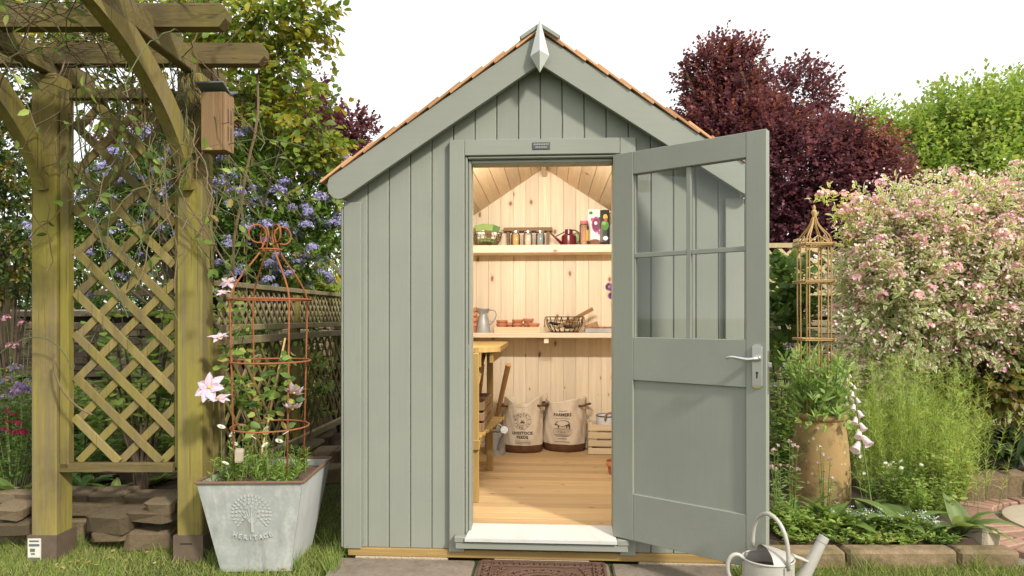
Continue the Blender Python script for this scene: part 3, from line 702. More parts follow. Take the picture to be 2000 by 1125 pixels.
# stones
STN = []
for k in range(8):
    rr = random.Random(50+k); mb = MB().obox((0, 0, 0), (1, 1, 1), None, .24, .13, rr); o = mb.build('stone', 'stone', None); me = o.data
    for v in me.vertices: v.co.z -= 1.0 if False else 0
    me.transform(Matrix.Translation((0, 0, o.location.z))); STN.append(me); bpy.data.objects.remove(o)
def stone(name, c, half, rz, mat=None, parent=None, tilt=.06, r=rg):
    me = STN[r.randrange(8)]
    if mat:
        key = me.name+mat
        if key not in bpy.data.meshes: m2 = me.copy(); m2.name = key; m2.materials.clear(); m2.materials.append(M[mat])
        me = bpy.data.meshes[key]
    o = link(bpy.data.objects.new(name, me)); o.scale = half; o.rotation_euler = (r.uniform(-tilt, tilt), r.uniform(-tilt, tilt), rz)
    if parent is not None: o.parent = parent; o.location = Vector(c)-root_loc(parent)
    else: o.location = c
    return o
c = G(1932, 1066, .05); o = stone('boulder', (c.x, c.y+.06, .07), (.065, .06, .06), .4, 'coping'); tag(o, 'small pale boulder on the kerb by the brick path', 'boulder')
for i, (px, py) in enumerate(((1905, 962), (1948, 958), (1992, 955), (2040, 957))):
    c = G(px, py+25, .02); o = stone('edging_stone', (c.x, c.y+.08, .09), (.085, .06, .11), .1*i, 'kerb_stone'); tag(o, 'upright rough edging stone between brick path and dark leafed clump', 'edging stone', 'upright edging stones along the path')
# low drystone edging of the left bed
low = thing('low_stone_wall', L(-3.0, 3.48, 0), 'low rough drystone wall edging the raised bed behind the pergola posts', 'stone wall')
MB().bar(L(-6.4, 3.62, .08), L(-1.72, 3.62, .08), .1, .19).build('wall_core', 'mortar_dark', low)
def course(a0, a1, b, z, hz, wmin, wmax, par, mat=None, jz=.01, dep=.085):
    a = a0
    while a < a1:
        w = rg.uniform(wmin, wmax); h = hz*rg.uniform(.85, 1.12); p = L(a+w/2, b+rg.uniform(-.02, .02), z+rg.uniform(-jz, jz))
        stone('stone', p, (w/2, dep*rg.uniform(.85, 1.1), h), YAW+rg.uniform(-.10, .10), mat, par); a += w*.97
for i, (z, hz) in enumerate(((.03, .042), (.105, .042), (.175, .038), (.228, .03))): course(-3.6, -1.75, 3.49+i*.022, z, hz, .14, .34, low, None, .012)
for (px, py, hw, hh, dd) in ((232, 1012, .115, .05, .10), (230, 1040, .10, .03, .09), (310, 1003, .12, .028, .1), (300, 1048, .12, .05, .08), (325, 983, .075, .032, .08), (30, 995, .08, .03, .08), (45, 1025, .10, .035, .08)):
    p = D(px, py, 3.40); stone('stone', p, (hw, dd, hh), YAW+rg.uniform(-.15, .15), None, low, .1)
for k, (px, py, dist, s) in enumerate(((600, 882, 4.5, .12), (640, 893, 4.3, .11), (585, 860, 4.9, .13), (628, 862, 4.9, .1), (655, 925, 4.05, .09), (610, 905, 4.2, .08))):
    p = D(px, py, dist); o = stone('rock', (p.x, p.y, max(.05, p.z)), (s, s*.8, s*.6), rg.uniform(0, 3), None); tag(o, 'rough brown rock piled behind the zinc planter', 'rock', 'rocks behind the planter')
# drystone boundary wall at the back
WD = 6.7
bwall = thing('drystone_wall', L(-1.2, WD, 0), 'tall drystone boundary wall with pale coping behind both beds', 'stone wall')
MB().bar(L(-7.5, WD+.18, .62), L(7.5, WD+.18, .62), .24, 1.24).build('wall_core', 'mortar_dark', bwall)
for a0, a1, z0 in ((-5.35, -3.35, .62), (-3.35, -1.72, .7), (2.55, 3.75, .72)):
    z = z0
    while z < 1.18: course(a0, a1, WD+.03, z, .036, .12, .34, bwall, 'wall_stone', .006, .07); z += .07
st = MB(); sr = random.Random(9)
for a0, a1 in ((-7.4, -5.35), (-1.72, 2.55), (3.75, 7.4)):
    z = .04
    while z < 1.18:
        a = a0
        while a < a1:
            w = sr.uniform(.2, .45); R = Matrix((RT, FW, UP)).transposed(); st.obox(L(a+w/2, WD+.03, z), (w/2-.006, .07, .036), R, .012); a += w
        z += .08
for a0, a1 in ((-5.35, -1.72), (2.55, 3.75)):
    z = .04
    while z < (.60 if a0 < 0 else .70):
        a = a0
        while a < a1:
            w = sr.uniform(.2, .45); R = Matrix((RT, FW, UP)).transposed(); st.obox(L(a+w/2, WD+.03, z), (w/2-.006, .07, .036), R, .012); a += w
        z += .08
o = st.build('lower_stones', 'wall_stone', bwall); o['kind'] = 'stuff'
a = -7.4
while a < 7.4:
    w = rg.uniform(.45, .85); p = L(a+w/2, WD+.14, 1.25); stone('coping_stone', p, (w/2+.01, .19, .036), YAW+rg.uniform(-.03, .03), 'coping', bwall, .015); a += w*.99

# ------------------------------------------------------------------ lattice
def lattice(par, A, B, z0, ztop, step, sw, th, mat, nrm, lean=1.0, off=0.0):
    """diagonal slats, two layers, each slat a part; A, B ground points; ztop(u) with u in metres along A->B"""
    A, B = Vector(A), Vector(B); A.z = B.z = 0; ex = (B-A); ln = ex.length; ex.normalize(); nrm = Vector(nrm).normalized()
    for layer, sg in ((0, -1), (1, 1)):
        k = -int(4/step)
        while k*step < ln+4:
            u0 = k*step+off; seg = []                            # line u = u0 + sg*t/lean... z = z0 + t
            t = 0; zmax = max(ztop(0), ztop(ln), ztop(ln/2)); N = 160
            for i in range(N+1):
                t = (zmax-z0)*i/N; u = u0+sg*t/lean
                if 0 <= u <= ln and z0+t <= ztop(u): seg.append((u, z0+t))
            if len(seg) > 3:
                (ua, za), (ub, zb) = seg[0], seg[-1]
                p = A+ex*ua+UP*za+nrm*(th*(.52 if layer == 0 else -.52)); q = A+ex*ub+UP*zb+nrm*(th*(.52 if layer == 0 else -.52))
                if (q-p).length > .03: MB().bar(p, q, sw, th, .0015, nrm).build('slat', mat, par)
            k += 1

# ------------------------------------------------------------------ pergola
PB = 3.27
perg = thing('pergola', L(-1.95, PB, 0), 'mossy timber pergola with curved braces and a lattice side panel', 'pergola')
PA = (-2.33, -1.605)                                   # post centres
PW = .062
topz = 2.43
Rl = Matrix((RT, FW, UP)).transposed()
for a in PA:
    MB().obox(L(a, PB, topz/2), (PW, PW, topz/2), Rl, .006).build('post', 'pergola_wood', perg)
    # rafter from the post towards the viewer, with curved brace
    MB().bar(L(a, PB+.30, topz+.055), L(a, PB-1.75, topz+.055), .055, .11, .005).build('rafter', 'pergola_beam', perg)
    bz = bez([L(a, PB-PW+.02, 1.86), L(a, PB-.14, 2.16), L(a, PB-.52, 2.40), L(a, PB-.85, 2.47)], 14)
    br = MB(); hw = .027; N = len(bz)
    for i, p in enumerate(bz):
        d = (bz[min(i+1, N-1)]-bz[max(i-1, 0)]).normalized(); nn = d.cross(RT).normalized()
        for (s1, s2) in ((-1, -1), (1, -1), (1, 1), (-1, 1)): br.v.append(tuple(p+RT*(hw*s1)+nn*(.055*s2)))
    for i in range(N-1):
        for j in range(4): br.f.append((i*4+j, i*4+(j+1) % 4, (i+1)*4+(j+1) % 4, (i+1)*4+j))
    br.f += [(3, 2, 1, 0), tuple((N-1)*4+j for j in range(4))]
    br.build('brace', 'pergola_wood', perg)
def purlin(b, a1, zc):
    prof = [(-3.4, -.052), (a1-.03, -.052), (a1, -.015), (a1+.004, .02), (a1-.02, .052), (-3.4, .052)]
    MB().prism(prof, lambda x, z, t: L(x, b-.03+t, zc+z), .06).build('purlin', 'pergola_beam', perg)
purlin(3.27, -1.245, topz+.11); purlin(2.87, -1.262, topz+.115); purlin(2.45, -1.25, topz+.112); purlin(2.05, -1.25, topz+.112)
# lattice panel between the posts
la, lb_ = PA[0]+PW+.004, PA[1]-PW-.004; lz0, lz1 = D(200, 912, PB).z, D(200, 180, PB).z
MB().obox(L(la+.022, PB-.02, (lz0+lz1)/2), (.022, .022, (lz1-lz0)/2), Rl, .003).build('lattice_stile', 'pergola_wood', perg)
MB().obox(L(lb_-.014, PB+.0, (lz0+lz1)/2), (.014, .022, (lz1-lz0)/2), Rl, .003).build('lattice_stile', 'pergola_wood', perg)
MB().bar(L(la-.01, PB-.022, lz0+.004), L(lb_-.029, PB-.022, lz0+.004), .04, .046, .003).build('lattice_rail', 'pergola_beam', perg)
MB().bar(L(la+.045, PB-.02, lz1-.02), L(lb_-.029, PB-.02, lz1-.02), .04, .05, .003).build('lattice_rail', 'pergola_beam', perg)
lattice(perg, L(la+.045, PB, 0), L(lb_-.028, PB, 0), lz0+.027, lambda u: lz1-.045, .212, .040, .014, 'lattice_wood', -FW, 1.0, .02)
# metal shoes
for a in PA:
    sh = MB(); hw = PW+.012
    for sx, sy, wx, wy in ((0, -1, hw, .004), (0, 1, hw, .004)): sh.obox(L(a, PB+sy*(PW+.008), .055), (wx, wy, .075), Rl)
    for s in (-1, 1): sh.obox(L(a+s*(PW+.008), PB, .055), (.004, PW+.004, .0745), Rl)
    sh.build('post_shoe', 'bracket_brown', perg)
MB().bar(L(PA[1]-.04, PB-PW-.0125, .09), L(PA[1]+.02, PB-PW-.0125, .09), .0012, .008).build('shoe_slot', 'dark_gap', perg)
lab = MB().obox(L(PA[0]-.034, PB-PW-.0145, .062), (.032, .002, .055), Rl).build('shoe_label', 'weathered_card', perg)
lm = MB()
for (u, w, z, h) in ((-.034, .024, .105, .004), (-.034, .026, .085, .006), (-.042, .012, .06, .008), (-.04, .010, .042, .004), (-.034, .03, .016, .008)): lm.obox(L(PA[0]+u, PB-PW-.0170, z), (w, .0004, h), Rl)
lm.build('label_print', 'slate', lab)
# insect house on the right post
bh = D(424, 230, 3.13); hz0_, hz1_ = D(424, 298, 3.13).z, D(424, 185, 3.13).z
box = thing('insect_house', (bh.x, bh.y, hz0_), 'tall wooden insect house with slits and slate roof on the pergola post', 'insect house')
Rb = Matrix.Rotation(YAW-math.radians(3), 3, 'Z')
bwid, bdep = .072, .045
def bx(l, h, c=.002): return MB().obox(bh*1.0+Rb @ Vector((l[0], l[1], 0))+UP*(l[2]-bh.z), h, Rb, c)
zc = (hz0_+hz1_)/2; hh = (hz1_-hz0_)/2
bx((-.004, .0, zc), (bwid*.72, bdep, hh)).build('body', 'box_wood', box)
bx((bwid*.72+.004, 0, zc), (.007, bdep-.001, hh-.001)).build('side_panel', 'box_wood', box)
for zz, dy in ((.03, -.016), (.03, .012), (-.055, -.016), (-.055, .012)): bx((bwid*.72+.0112, dy, zc+zz), (.0006, .0035, .034), 0).build('slit', 'dark_gap', box)
rf = MB()
for s in (-1, 1):
    Rr = Rb @ Matrix.Rotation(s*math.radians(24), 3, 'X'); rf.obox(bh+Rb @ Vector((-.0, s*.035, 0))+UP*(hz1_+.018-bh.z-.0), (bwid*.95, .044, .005), Rr, .0015)
rf.build('roof', 'slate', box)
bx((-.01, .055, zc), (.02, .03, .03)).build('back_plate', 'box_wood', box)

# ------------------------------------------------------------------ low lattice fence running back from the right post
fA, fB = L(-1.56, 3.42, 0), L(-1.415, 5.45, 0); fd = (fB-fA).normalized(); fn = Vector((fd.y, -fd.x, 0))
lf = thing('low_lattice_fence', (fA+fB)/2, 'low green stained lattice fence running back from the pergola post', 'fence')
for p, h in ((fA+fd*.01, 1.10), (fA.lerp(fB, .5), 1.36), (fB, 1.40)): MB().bar(Vector((p.x, p.y, 0)), Vector((p.x, p.y, h)), .05, .05, .004).build('post', 'pergola_wood', lf)
def frail(z, w=.035, h=.045, o=0): MB().bar(fA+UP*z+fn*o, fB+UP*z+fn*o, w, h, .003).build('rail', 'fence_wood', lf)
frail(1.392, .05, .03); frail(1.155, .035, .035, .03); frail(1.085, .035, .045, .03); frail(.37, .035, .045, .03)
lattice(lf, fA, fB, 1.17, lambda u: 1.375, .075, .018, .008, 'fence_wood', fn, 1.15)
lattice(lf, fA, fB, .39, lambda u: 1.065, .13, .022, .009, 'lattice_wood', fn, 1.15)

# ------------------------------------------------------------------ fence panels above the stone wall
def panel(px0, px1, zl, zm, zr, zb, b, mat, label, post0=True, post1=True):
    a0, a1 = (px0-CX)/F_PX*b, (px1-CX)/F_PX*b; A, B = L(a0, b, 0), L(a1, b, 0); ln = (B-A).length; ex = (B-A).normalized()
    f = thing('lattice_panel', (A+B)/2, label, 'fence panel', 'lattice panels above the stone wall')
    top = lambda u: (zl*(1-u/ln)+zr*u/ln)+(zm-(zl+zr)/2)*4*(u/ln)*(1-u/ln)
    mb = MB(); N = 14; pts = [A+ex*(ln*i/N)+UP*top(ln*i/N) for i in range(N+1)]
    for i, p in enumerate(pts):
        for (dy, dz) in ((-.022, -.028), (.022, -.028), (.022, .018), (-.022, .018)): mb.v.append(tuple(p+FW*dy+UP*dz))
    for i in range(N):
        for j in range(4): mb.f.append((i*4+j, i*4+(j+1) % 4, (i+1)*4+(j+1) % 4, (i+1)*4+j))
    mb.f += [(3, 2, 1, 0), tuple(N*4+j for j in range(4))]; mb.build('top_rail', mat, f)
    MB().bar(A+UP*zb, B+UP*zb, .04, .05, .003).build('bottom_rail', mat, f)
    for p, on, h in ((A, post0, zl), (B, post1, zr)):
        if on:
            MB().bar(p, p+UP*(h+.03), .075, .075, .004).build('post', mat, f); MB().obox(p+UP*(h+.045), (.047, .047, .014), Rl, .004).build('post_cap', mat, f)
    lattice(f, A, B, zb+.024, lambda u: top(u)-.028, .14, .032, .010, mat, -FW, 1.0)
panel(8, 330, 1.90, 2.06, 1.92, 1.45, 6.45, 'fence_wood', 'grey brown arched lattice panel above the drystone wall beyond the pergola')
panel(345, 690, 1.93, 2.16, 1.88, 1.45, 6.45, 'fence_wood', 'grey brown arched lattice panel behind the blue flowering shrub')
panel(1440, 1562, 1.92, 1.93, 1.93, 1.45, 6.45, 'pale_fence', 'pale straight lattice panel between shed door and obelisk', False, True)
panel(1564, 1800, 1.93, 1.84, 2.02, 1.45, 6.45, 'pale_fence', 'pale lattice panel with dipped top behind the pink shrub', False, True)

# ------------------------------------------------------------------ zinc planter, rusty obelisk
pr = Matrix.Rotation(YAW+math.radians(1.5), 3, 'Z'); pcn = L(-1.222, 3.245, 0)
plant = thing('zinc_planter', pcn, 'square tapered zinc planter embossed with a tree emblem and HERITAGE', 'planter')
def pp(x, y, z): return pcn + pr @ Vector((x, y, 0)) + UP*z
HR, HB, HBY, HRY, PH = .243, .163, .180, .258, .445
def shell(z0, z1, k0, k1, t=0):
    f = lambda k, z: [(-(HB+(HR-HB)*k)+t, -(HBY+(HRY-HBY)*k)+t), ((HB+(HR-HB)*k)-t, -(HBY+(HRY-HBY)*k)+t), ((HB+(HR-HB)*k)-t, (HBY+(HRY-HBY)*k)-t), (-(HB+(HR-HB)*k)+t, (HBY+(HRY-HBY)*k)-t)]
    return [pp(x, y, z0) for x, y in f(k0, z0)], [pp(x, y, z1) for x, y in f(k1, z1)]
mb = MB(); o0, o1 = shell(.005, PH, 0, 1); i0, i1 = shell(.03, PH, .05, 1, .004)
mb.add(o0+o1+i0+i1, [(3, 2, 1, 0)]+[(i, (i+1) % 4, (i+1) % 4+4, i+4) for i in range(4)]+[(4+i, 4+(i+1) % 4, 12+(i+1) % 4, 12+i) for i in range(4)]+[(8+i, 12+i, 12+(i+1) % 4, 8+(i+1) % 4) for i in range(4)]+[(8, 9, 10, 11)])
mb.build('body', 'zinc_planter', plant, fix=False)
MB().add([o0[1]+RT*.0012, o0[2]+RT*.0012, o1[2]+RT*.0012, o1[1]+RT*.0012], [(0, 1, 2, 3)]).build('sunlit_side', 'zinc_sunlit', plant, fix=False)  # added sheet over the right face, its paler colour stands in for sunlight
rim = MB()
for i, (x, y) in enumerate(((-HR, -HRY), (HR, -HRY), (HR, HRY), (-HR, HRY))):
    x2, y2 = ((-HR, -HRY), (HR, -HRY), (HR, HRY), (-HR, HRY))[(i+1) % 4]; rim.bar(pp(x*1.01, y*1.01, PH+.003), pp(x2*1.01, y2*1.01, PH+.003), .017, .012, .003)
rim.build('rim', 'rust_rim', plant)
sl_ = MB(); s0, s1 = shell(PH-.04, PH-.035, .88, .88, .006); sl_.add(s1, [(0, 1, 2, 3)]); sl_.build('compost', 'compost', plant)
def onface(x, z): k = (z-.005)/(PH-.005); return pp(x, -(HBY+(HRY-HBY)*k)-.0015, z)
def onface2(x, z, t): q = onface(x, z); return q + (pr @ Vector((0, -1, 0)))*t
ez = .272; emb = MB()
def leafshape(cx, cz, ang, ln, w):
    pts = [(0, 0), (.3, .5), (.65, .42), (1, 0), (.65, -.42), (.3, -.5)]
    poly = [(cx+ln*a*math.cos(ang)-w*b*math.sin(ang), cz+ln*a*math.sin(ang)+w*b*math.cos(ang)) for a, b in pts]
    emb.prism(poly, lambda a, b, t: onface2(a, b, t), .003)
for ring, (r, n) in enumerate(((.028, 7), (.046, 12), (.063, 18), (.079, 24))):
    for i in range(n):
        an = math.radians(-48)+math.radians(276)*(i+.5)/n; leafshape(.0+r*math.cos(an), ez+.025+r*math.sin(an), an, .0155, .0075)
for i in range(9):
    an = math.radians(20+140*i/8); emb.prism([(-.002+.012*math.cos(an+1.57)*.15, ez-.03), (.002, ez-.03), (.075*math.cos(an)*.9, ez+.02+.06*math.sin(an))], lambda a, b, t: onface2(a, b, t), .002)
emb.prism([(-.006, ez-.068), (.006, ez-.068), (.003, ez+.02), (-.003, ez+.02)], lambda a, b, t: onface2(a, b, t), .0035)
emb.build('tree_emblem', 'zinc_relief', plant)
let = MB(); wrd = 'HERITAGE'
for i, ch in enumerate(wrd):
    vs_, fs_ = text_geo(ch, .030, 1, .0008); an = (i-3.5)*.105; cx_, cz_ = .24*math.sin(an), ez+.135-.24*math.cos(an)
    k = len(let.v)
    for off in (0, .005):
        let.v += [tuple(onface2(cx_+v[0]*math.cos(an)-v[1]*math.sin(an), cz_+v[0]*math.sin(an)+v[1]*math.cos(an), off)) for v in vs_]
    let.f += [tuple(k+len(vs_)+q for q in f) for f in fs_]
    ed = {}
    for f in fs_:
        for q in range(len(f)):
            e = (f[q], f[(q+1) % len(f)])
            if (e[1], e[0]) in ed: del ed[(e[1], e[0])]
            else: ed[e] = 1
    let.f += [(k+a, k+b, k+b+len(vs_), k+a+len(vs_)) for a, b in ed]
let.build('embossed_word', 'zinc_relief', plant, fix=False)
ob = D(528, 700, 3.23); ob.z = PH-.05
obel = thing('rusty_obelisk', ob, 'rusty iron plant obelisk with curled top standing in the zinc planter', 'obelisk')
def oz(py): return D(528, py, 3.23).z
z1_, z2_, z3_, zt_ = oz(585), oz(705), oz(832), oz(488)
for z, r in ((z1_, .200), (z2_, .193), (z3_, .185)): MB().ring((ob.x, ob.y, z), r, .0045, 40, 6).build('hoop', 'rust', obel, True)
MB().ring((ob.x, ob.y, zt_), .055, .0045, 24, 6).build('hoop', 'rust', obel, True)
for k in range(4):
    an = math.radians(49+90*k); e = Vector((math.cos(an), math.sin(an), 0)); c = Vector((ob.x, ob.y, 0)); leg = []
    leg += [c+e*.178+UP*(PH-.05), c+e*.193+UP*z2_]+bez([c+e*.200+UP*z1_, c+e*.185+UP*(z1_+.09), c+e*.075+UP*(zt_-.06), c+e*.045+UP*zt_], 8)
    cr = .045; cc = c+e*(.02+cr)+UP*(zt_+.075); leg += [cc+(-e*math.cos(t)+UP*math.sin(t))*cr for t in [i*math.pi*1.75/12-.4 for i in range(13)]]
    MB().tube(leg, .0048, 6).build('rod', 'rust', obel, True)
cn = [D(511, 885, 3.2), D(557, 660, 3.28)]; o = MB().tube(cn, [.006, .005], 7).build('bamboo_cane', 'cane'); tag(o, 'thin bamboo cane leaning inside the rusty obelisk', 'cane')
# ------------------------------------------------------------------ chimney pot and willow obelisk
cp = D(1602, 960, 4.02); cp.z = .07
pot = thing('chimney_pot', cp, 'weathered clay chimney pot with lichen used as a planter', 'chimney pot')
zt = D(1600, 806, 4.02).z; H = zt-cp.z
MB().lathe([(.165, 0), (.172, .0), (.171, H*.3), (.158, H*.65), (.140, H-.05), (.137, H-.04), (.150, H-.03), (.153, H-.012), (.147, H), (.128, H), (.122, H-.06), (.12, H-.1)], cp, 48).build('body', 'chimney_clay', pot, 50)
MB().lathe([(.001, H-.062), (.1235, H-.06)], cp, 30, False).build('compost', 'compost', pot)
wb = D(1590, 700, 4.02); wo_ = thing('willow_obelisk', (cp.x, cp.y, zt-.06), 'slim woven willow obelisk with pointed finial standing in the chimney pot', 'obelisk')
def wz(py): return D(1590, py, 4.02).z
wc = Vector((wb.x, wb.y, 0)); hwid = .074
for sx in (-1, 1):
    for sy in (-1, 1):
        for o2 in (0, .018):
            a = Vector((sx*(hwid-o2*1.0), sy*(hwid-o2*.2), 0))
            pts = [wc+a*.92+UP*(zt-.06), wc+a+UP*wz(600)]+bez([wc+a+UP*wz(480), wc+a*1.05+UP*wz(455), wc+a*.25+UP*wz(452), wc+a*.12+UP*wz(425)], 9); MB().tube(pts, .0046, 6).build('rod', 'willow', wo_, True)
for py in (664, 552, 480):
    z = wz(py); h = hwid+.012; cs_ = [(-h, -h), (h, -h), (h, h), (-h, h)]
    for i in range(4):
        a, b = Vector((*cs_[i], 0)), Vector((*cs_[(i+1) % 4], 0)); e = (b-a).normalized()*.014
        for dz in (0, .009): MB().tube([wc+a-e+UP*(z+dz), wc+b+e+UP*(z+dz)], .0042, 6).build('cross_rod', 'willow', wo_)
for s1 in range(4):
    an = math.pi/2*s1; e = Vector((math.cos(an), math.sin(an), 0)); t_ = Vector((-e.y, e.x, 0))
    for sg in (-1, 1):
        MB().tube(bez([wc+e*hwid+t_*(sg*hwid)+UP*wz(500), wc+e*hwid+t_*(sg*hwid)+UP*wz(472), wc+e*hwid*.9+t_*(sg*.02)+UP*wz(468), wc+e*hwid*.8+UP*wz(462)], 8), .0042, 5).build('arch', 'willow', wo_, True)
        sp = [wc+e*hwid*.95+t_*(sg*(.035+.022*math.cos(t)*(1-t/9)))+UP*(wz(470)+.022*math.sin(t)*(1-t/9)-.02) for t in [i*.5 for i in range(14)]]; MB().tube(sp, .003, 5).build('scroll', 'willow', wo_, True)
MB().lathe([(.004, 0), (.012, .012), (.010, .025), (.018, .04), (.012, .055), (.006, .06), (.011, .07), (.006, .083), (.001, .09)], (wc.x, wc.y, wz(428)), 12).build('finial', 'willow', wo_, True)

# ------------------------------------------------------------------ watering can in front of the door
wcb = L(0, 2.60, 0)+RT*((1500-CX)/F_PX*2.60); wcb.z = .006
can = thing('watering_can', wcb, 'old grey galvanised watering can standing on the lawn by the open door', 'watering can')
rz_ = D(1500, 1090, 2.6).z - .006
sxq, syq = .100, .088
MB().lathe([(.99, 0), (1.0, .006), (1.0, rz_), (.97, rz_), (.96, .01)], wcb, 40, True, False, sxq, syq).build('body', 'can_zinc', can, 50)
MB().tube([wcb+RT*(sxq*math.cos(t))+FW*(syq*math.sin(t))+UP*rz_ for t in [i*math.pi/18 for i in range(36)]], .0045, 6, True).build('rim', 'can_zinc', can, True)
hd_ = MB(); N, Mx = 14, 8                                      # half hood over the front of the opening
for i in range(N+1):
    t = -math.pi/2+math.pi*i/N
    for j in range(Mx+1):
        s = j/Mx; hgt = .043*math.cos(t*.0+(1-s)*0)*math.sqrt(max(0, 1-s*s*.999)) if False else .045*(1-s**2)
        x = -.012+s*(sxq*math.sqrt(max(0, 1-math.sin(t)**2))+.010) ; y = syq*math.sin(t)
        hd_.v.append(tuple(wcb+RT*x+FW*y+UP*(rz_+.046*math.cos(t)*(1-.75*s**1.5))))
for i in range(N):
    for j in range(Mx): hd_.f.append((i*(Mx+1)+j, i*(Mx+1)+j+1, (i+1)*(Mx+1)+j+1, (i+1)*(Mx+1)+j))
hd_.build('hood', 'can_zinc', can, True)
MB().lathe([(.001, rz_-.05), (.94, rz_-.045)], wcb, 24, False, False, sxq, syq).build('inside', 'can_inside', can)
hp0, hp1, ht = wcb+FW*(-syq*.98)+RT*.045+UP*(rz_-.015), wcb+FW*(syq*.8)+RT*(-.035)+UP*(rz_), D(1497, 1008, 2.6).z
carry = [hp0, hp0+UP*.04]+bez([hp0+UP*.05, hp0+UP*(ht-rz_+.055), hp1+UP*(ht-rz_+.055), hp1+UP*.05], 16)+[hp1+UP*.02]
MB().tube(carry, .0085, 8).build('carrying_handle', 'can_zinc', can, True)
MB().obox(hp0-UP*.012, (.016, .003, .02), Rl, .001).build('handle_plate', 'can_zinc', can)
bk = bez([wcb-RT*sxq*.98+UP*(rz_-.004), wcb-RT*(sxq+.04)+UP*(rz_+.055), wcb-RT*(sxq+.105)+UP*(rz_-.02), wcb-RT*(sxq+.055)+UP*(rz_-.10), wcb-RT*sxq+UP*(rz_-.16)], 18)
MB().tube(bk, .0085, 8).build('back_handle', 'can_zinc', can, True)
s0_, s1_ = wcb+RT*(sxq*.85)+UP*.05, L((1610-CX)/F_PX*2.6, 2.6, D(1610, 1048, 2.6).z)
MB().tube([s0_, s0_.lerp(s1_, .5), s1_.lerp(s0_, .08), s1_.lerp(s0_, .075), s1_], [.032, .025, .0195, .0215, .0205], 14).build('spout', 'can_zinc', can, 40)
b0, b1 = wcb+RT*(sxq*.97)+UP*(rz_+.012), s0_.lerp(s1_, .62)
MB().bar(b0, b1, .03, .010, .003).build('spout_brace', 'can_zinc', can)
# ------------------------------------------------------------------ cast iron mat
mx0, mx1 = P(940, 1110, -.1).x, P(1180, 1110, -.1).x; my0, my1 = -.47, -.06; mz = .0215
mat_ = thing('door_mat', ((mx0+mx1)/2, (my0+my1)/2, .016), 'rusty openwork cast iron mat before the shed door', 'door mat')
fm = MB()
for (a, b) in (((mx0, my0), (mx1, my0)), ((mx1, my0), (mx1, my1)), ((mx1, my1), (mx0, my1)), ((mx0, my1), (mx0, my0))): fm.bar((*a, mz), (*b, mz), .014, .012, .002)
for (i, j) in ((.09, 1), (.91, 1)): fm.bar((mx0+(mx1-mx0)*i, my0, mz), (mx0+(mx1-mx0)*i, my1, mz), .008, .010, .002)
for j in (.13, .87): fm.bar((mx0, my0+(my1-my0)*j, mz), (mx1, my0+(my1-my0)*j, mz), .008, .010, .002)
fm.build('border', 'iron', mat_)
sc_ = MB()
def scroll(x, y, r, s=1, ph=0):
    sc_.tube([(x+r*(1-t/9)*math.cos(s*t+ph), y+r*(1-t/9)*math.sin(s*t+ph), mz) for t in [i*.55 for i in range(14)]], .0042, 5)
nx_ = 12
for i in range(nx_):
    x = mx0+(mx1-mx0)*(i+.5)/nx_
    for y in (my1-.027, my0+.027): scroll(x, y, .02, 1 if i % 2 else -1, 0); sc_.ring((x+.022, y, mz), .006, .0035, 8, 4)
for j in range(9):
    for x in (mx0+.028, mx1-.028): scroll(x, my0+.06+j*.036, .018, 1 if j % 2 else -1, 1)
cxm, cym = (mx0+mx1)/2, (my0+my1)/2
for k in range(3): sc_.ring((cxm, cym, mz), .19-.05*k, .005, 40, 5, 'Z', .62)
for i in range(26):
    an = 2*math.pi*i/26; scroll(cxm+.165*math.cos(an), cym+.105*math.sin(an), .016, 1 if i % 2 else -1, an); sc_.ring((cxm+.115*math.cos(an), cym+.073*math.sin(an), mz), .011, .004, 9, 4)
for sx in (-1, 1):
    for sy in (-1, 1):
        for q in range(4): scroll(cxm+sx*(.19+.012*q), cym+sy*(.125-.03*q), .018, sx*sy, q)
sc_.build('scrollwork', 'iron', mat_, True)
MB().box(mx0+.005, mx1-.005, my0+.005, my1-.005, .0152, .0172).build('worn_base', 'iron', mat_)
# ------------------------------------------------------------------ things in the shed
ri = random.Random(3)
def at_shelf(px, Y): return P(px, 618, Y).x
def IX(px, Y): return P(px, 618, Y).x
def IS(px_w, Y): return px_w*mpp((Vector((0, Y, 0))-CAM).dot(FW)) 
YU, YL = 1.86, 1.85
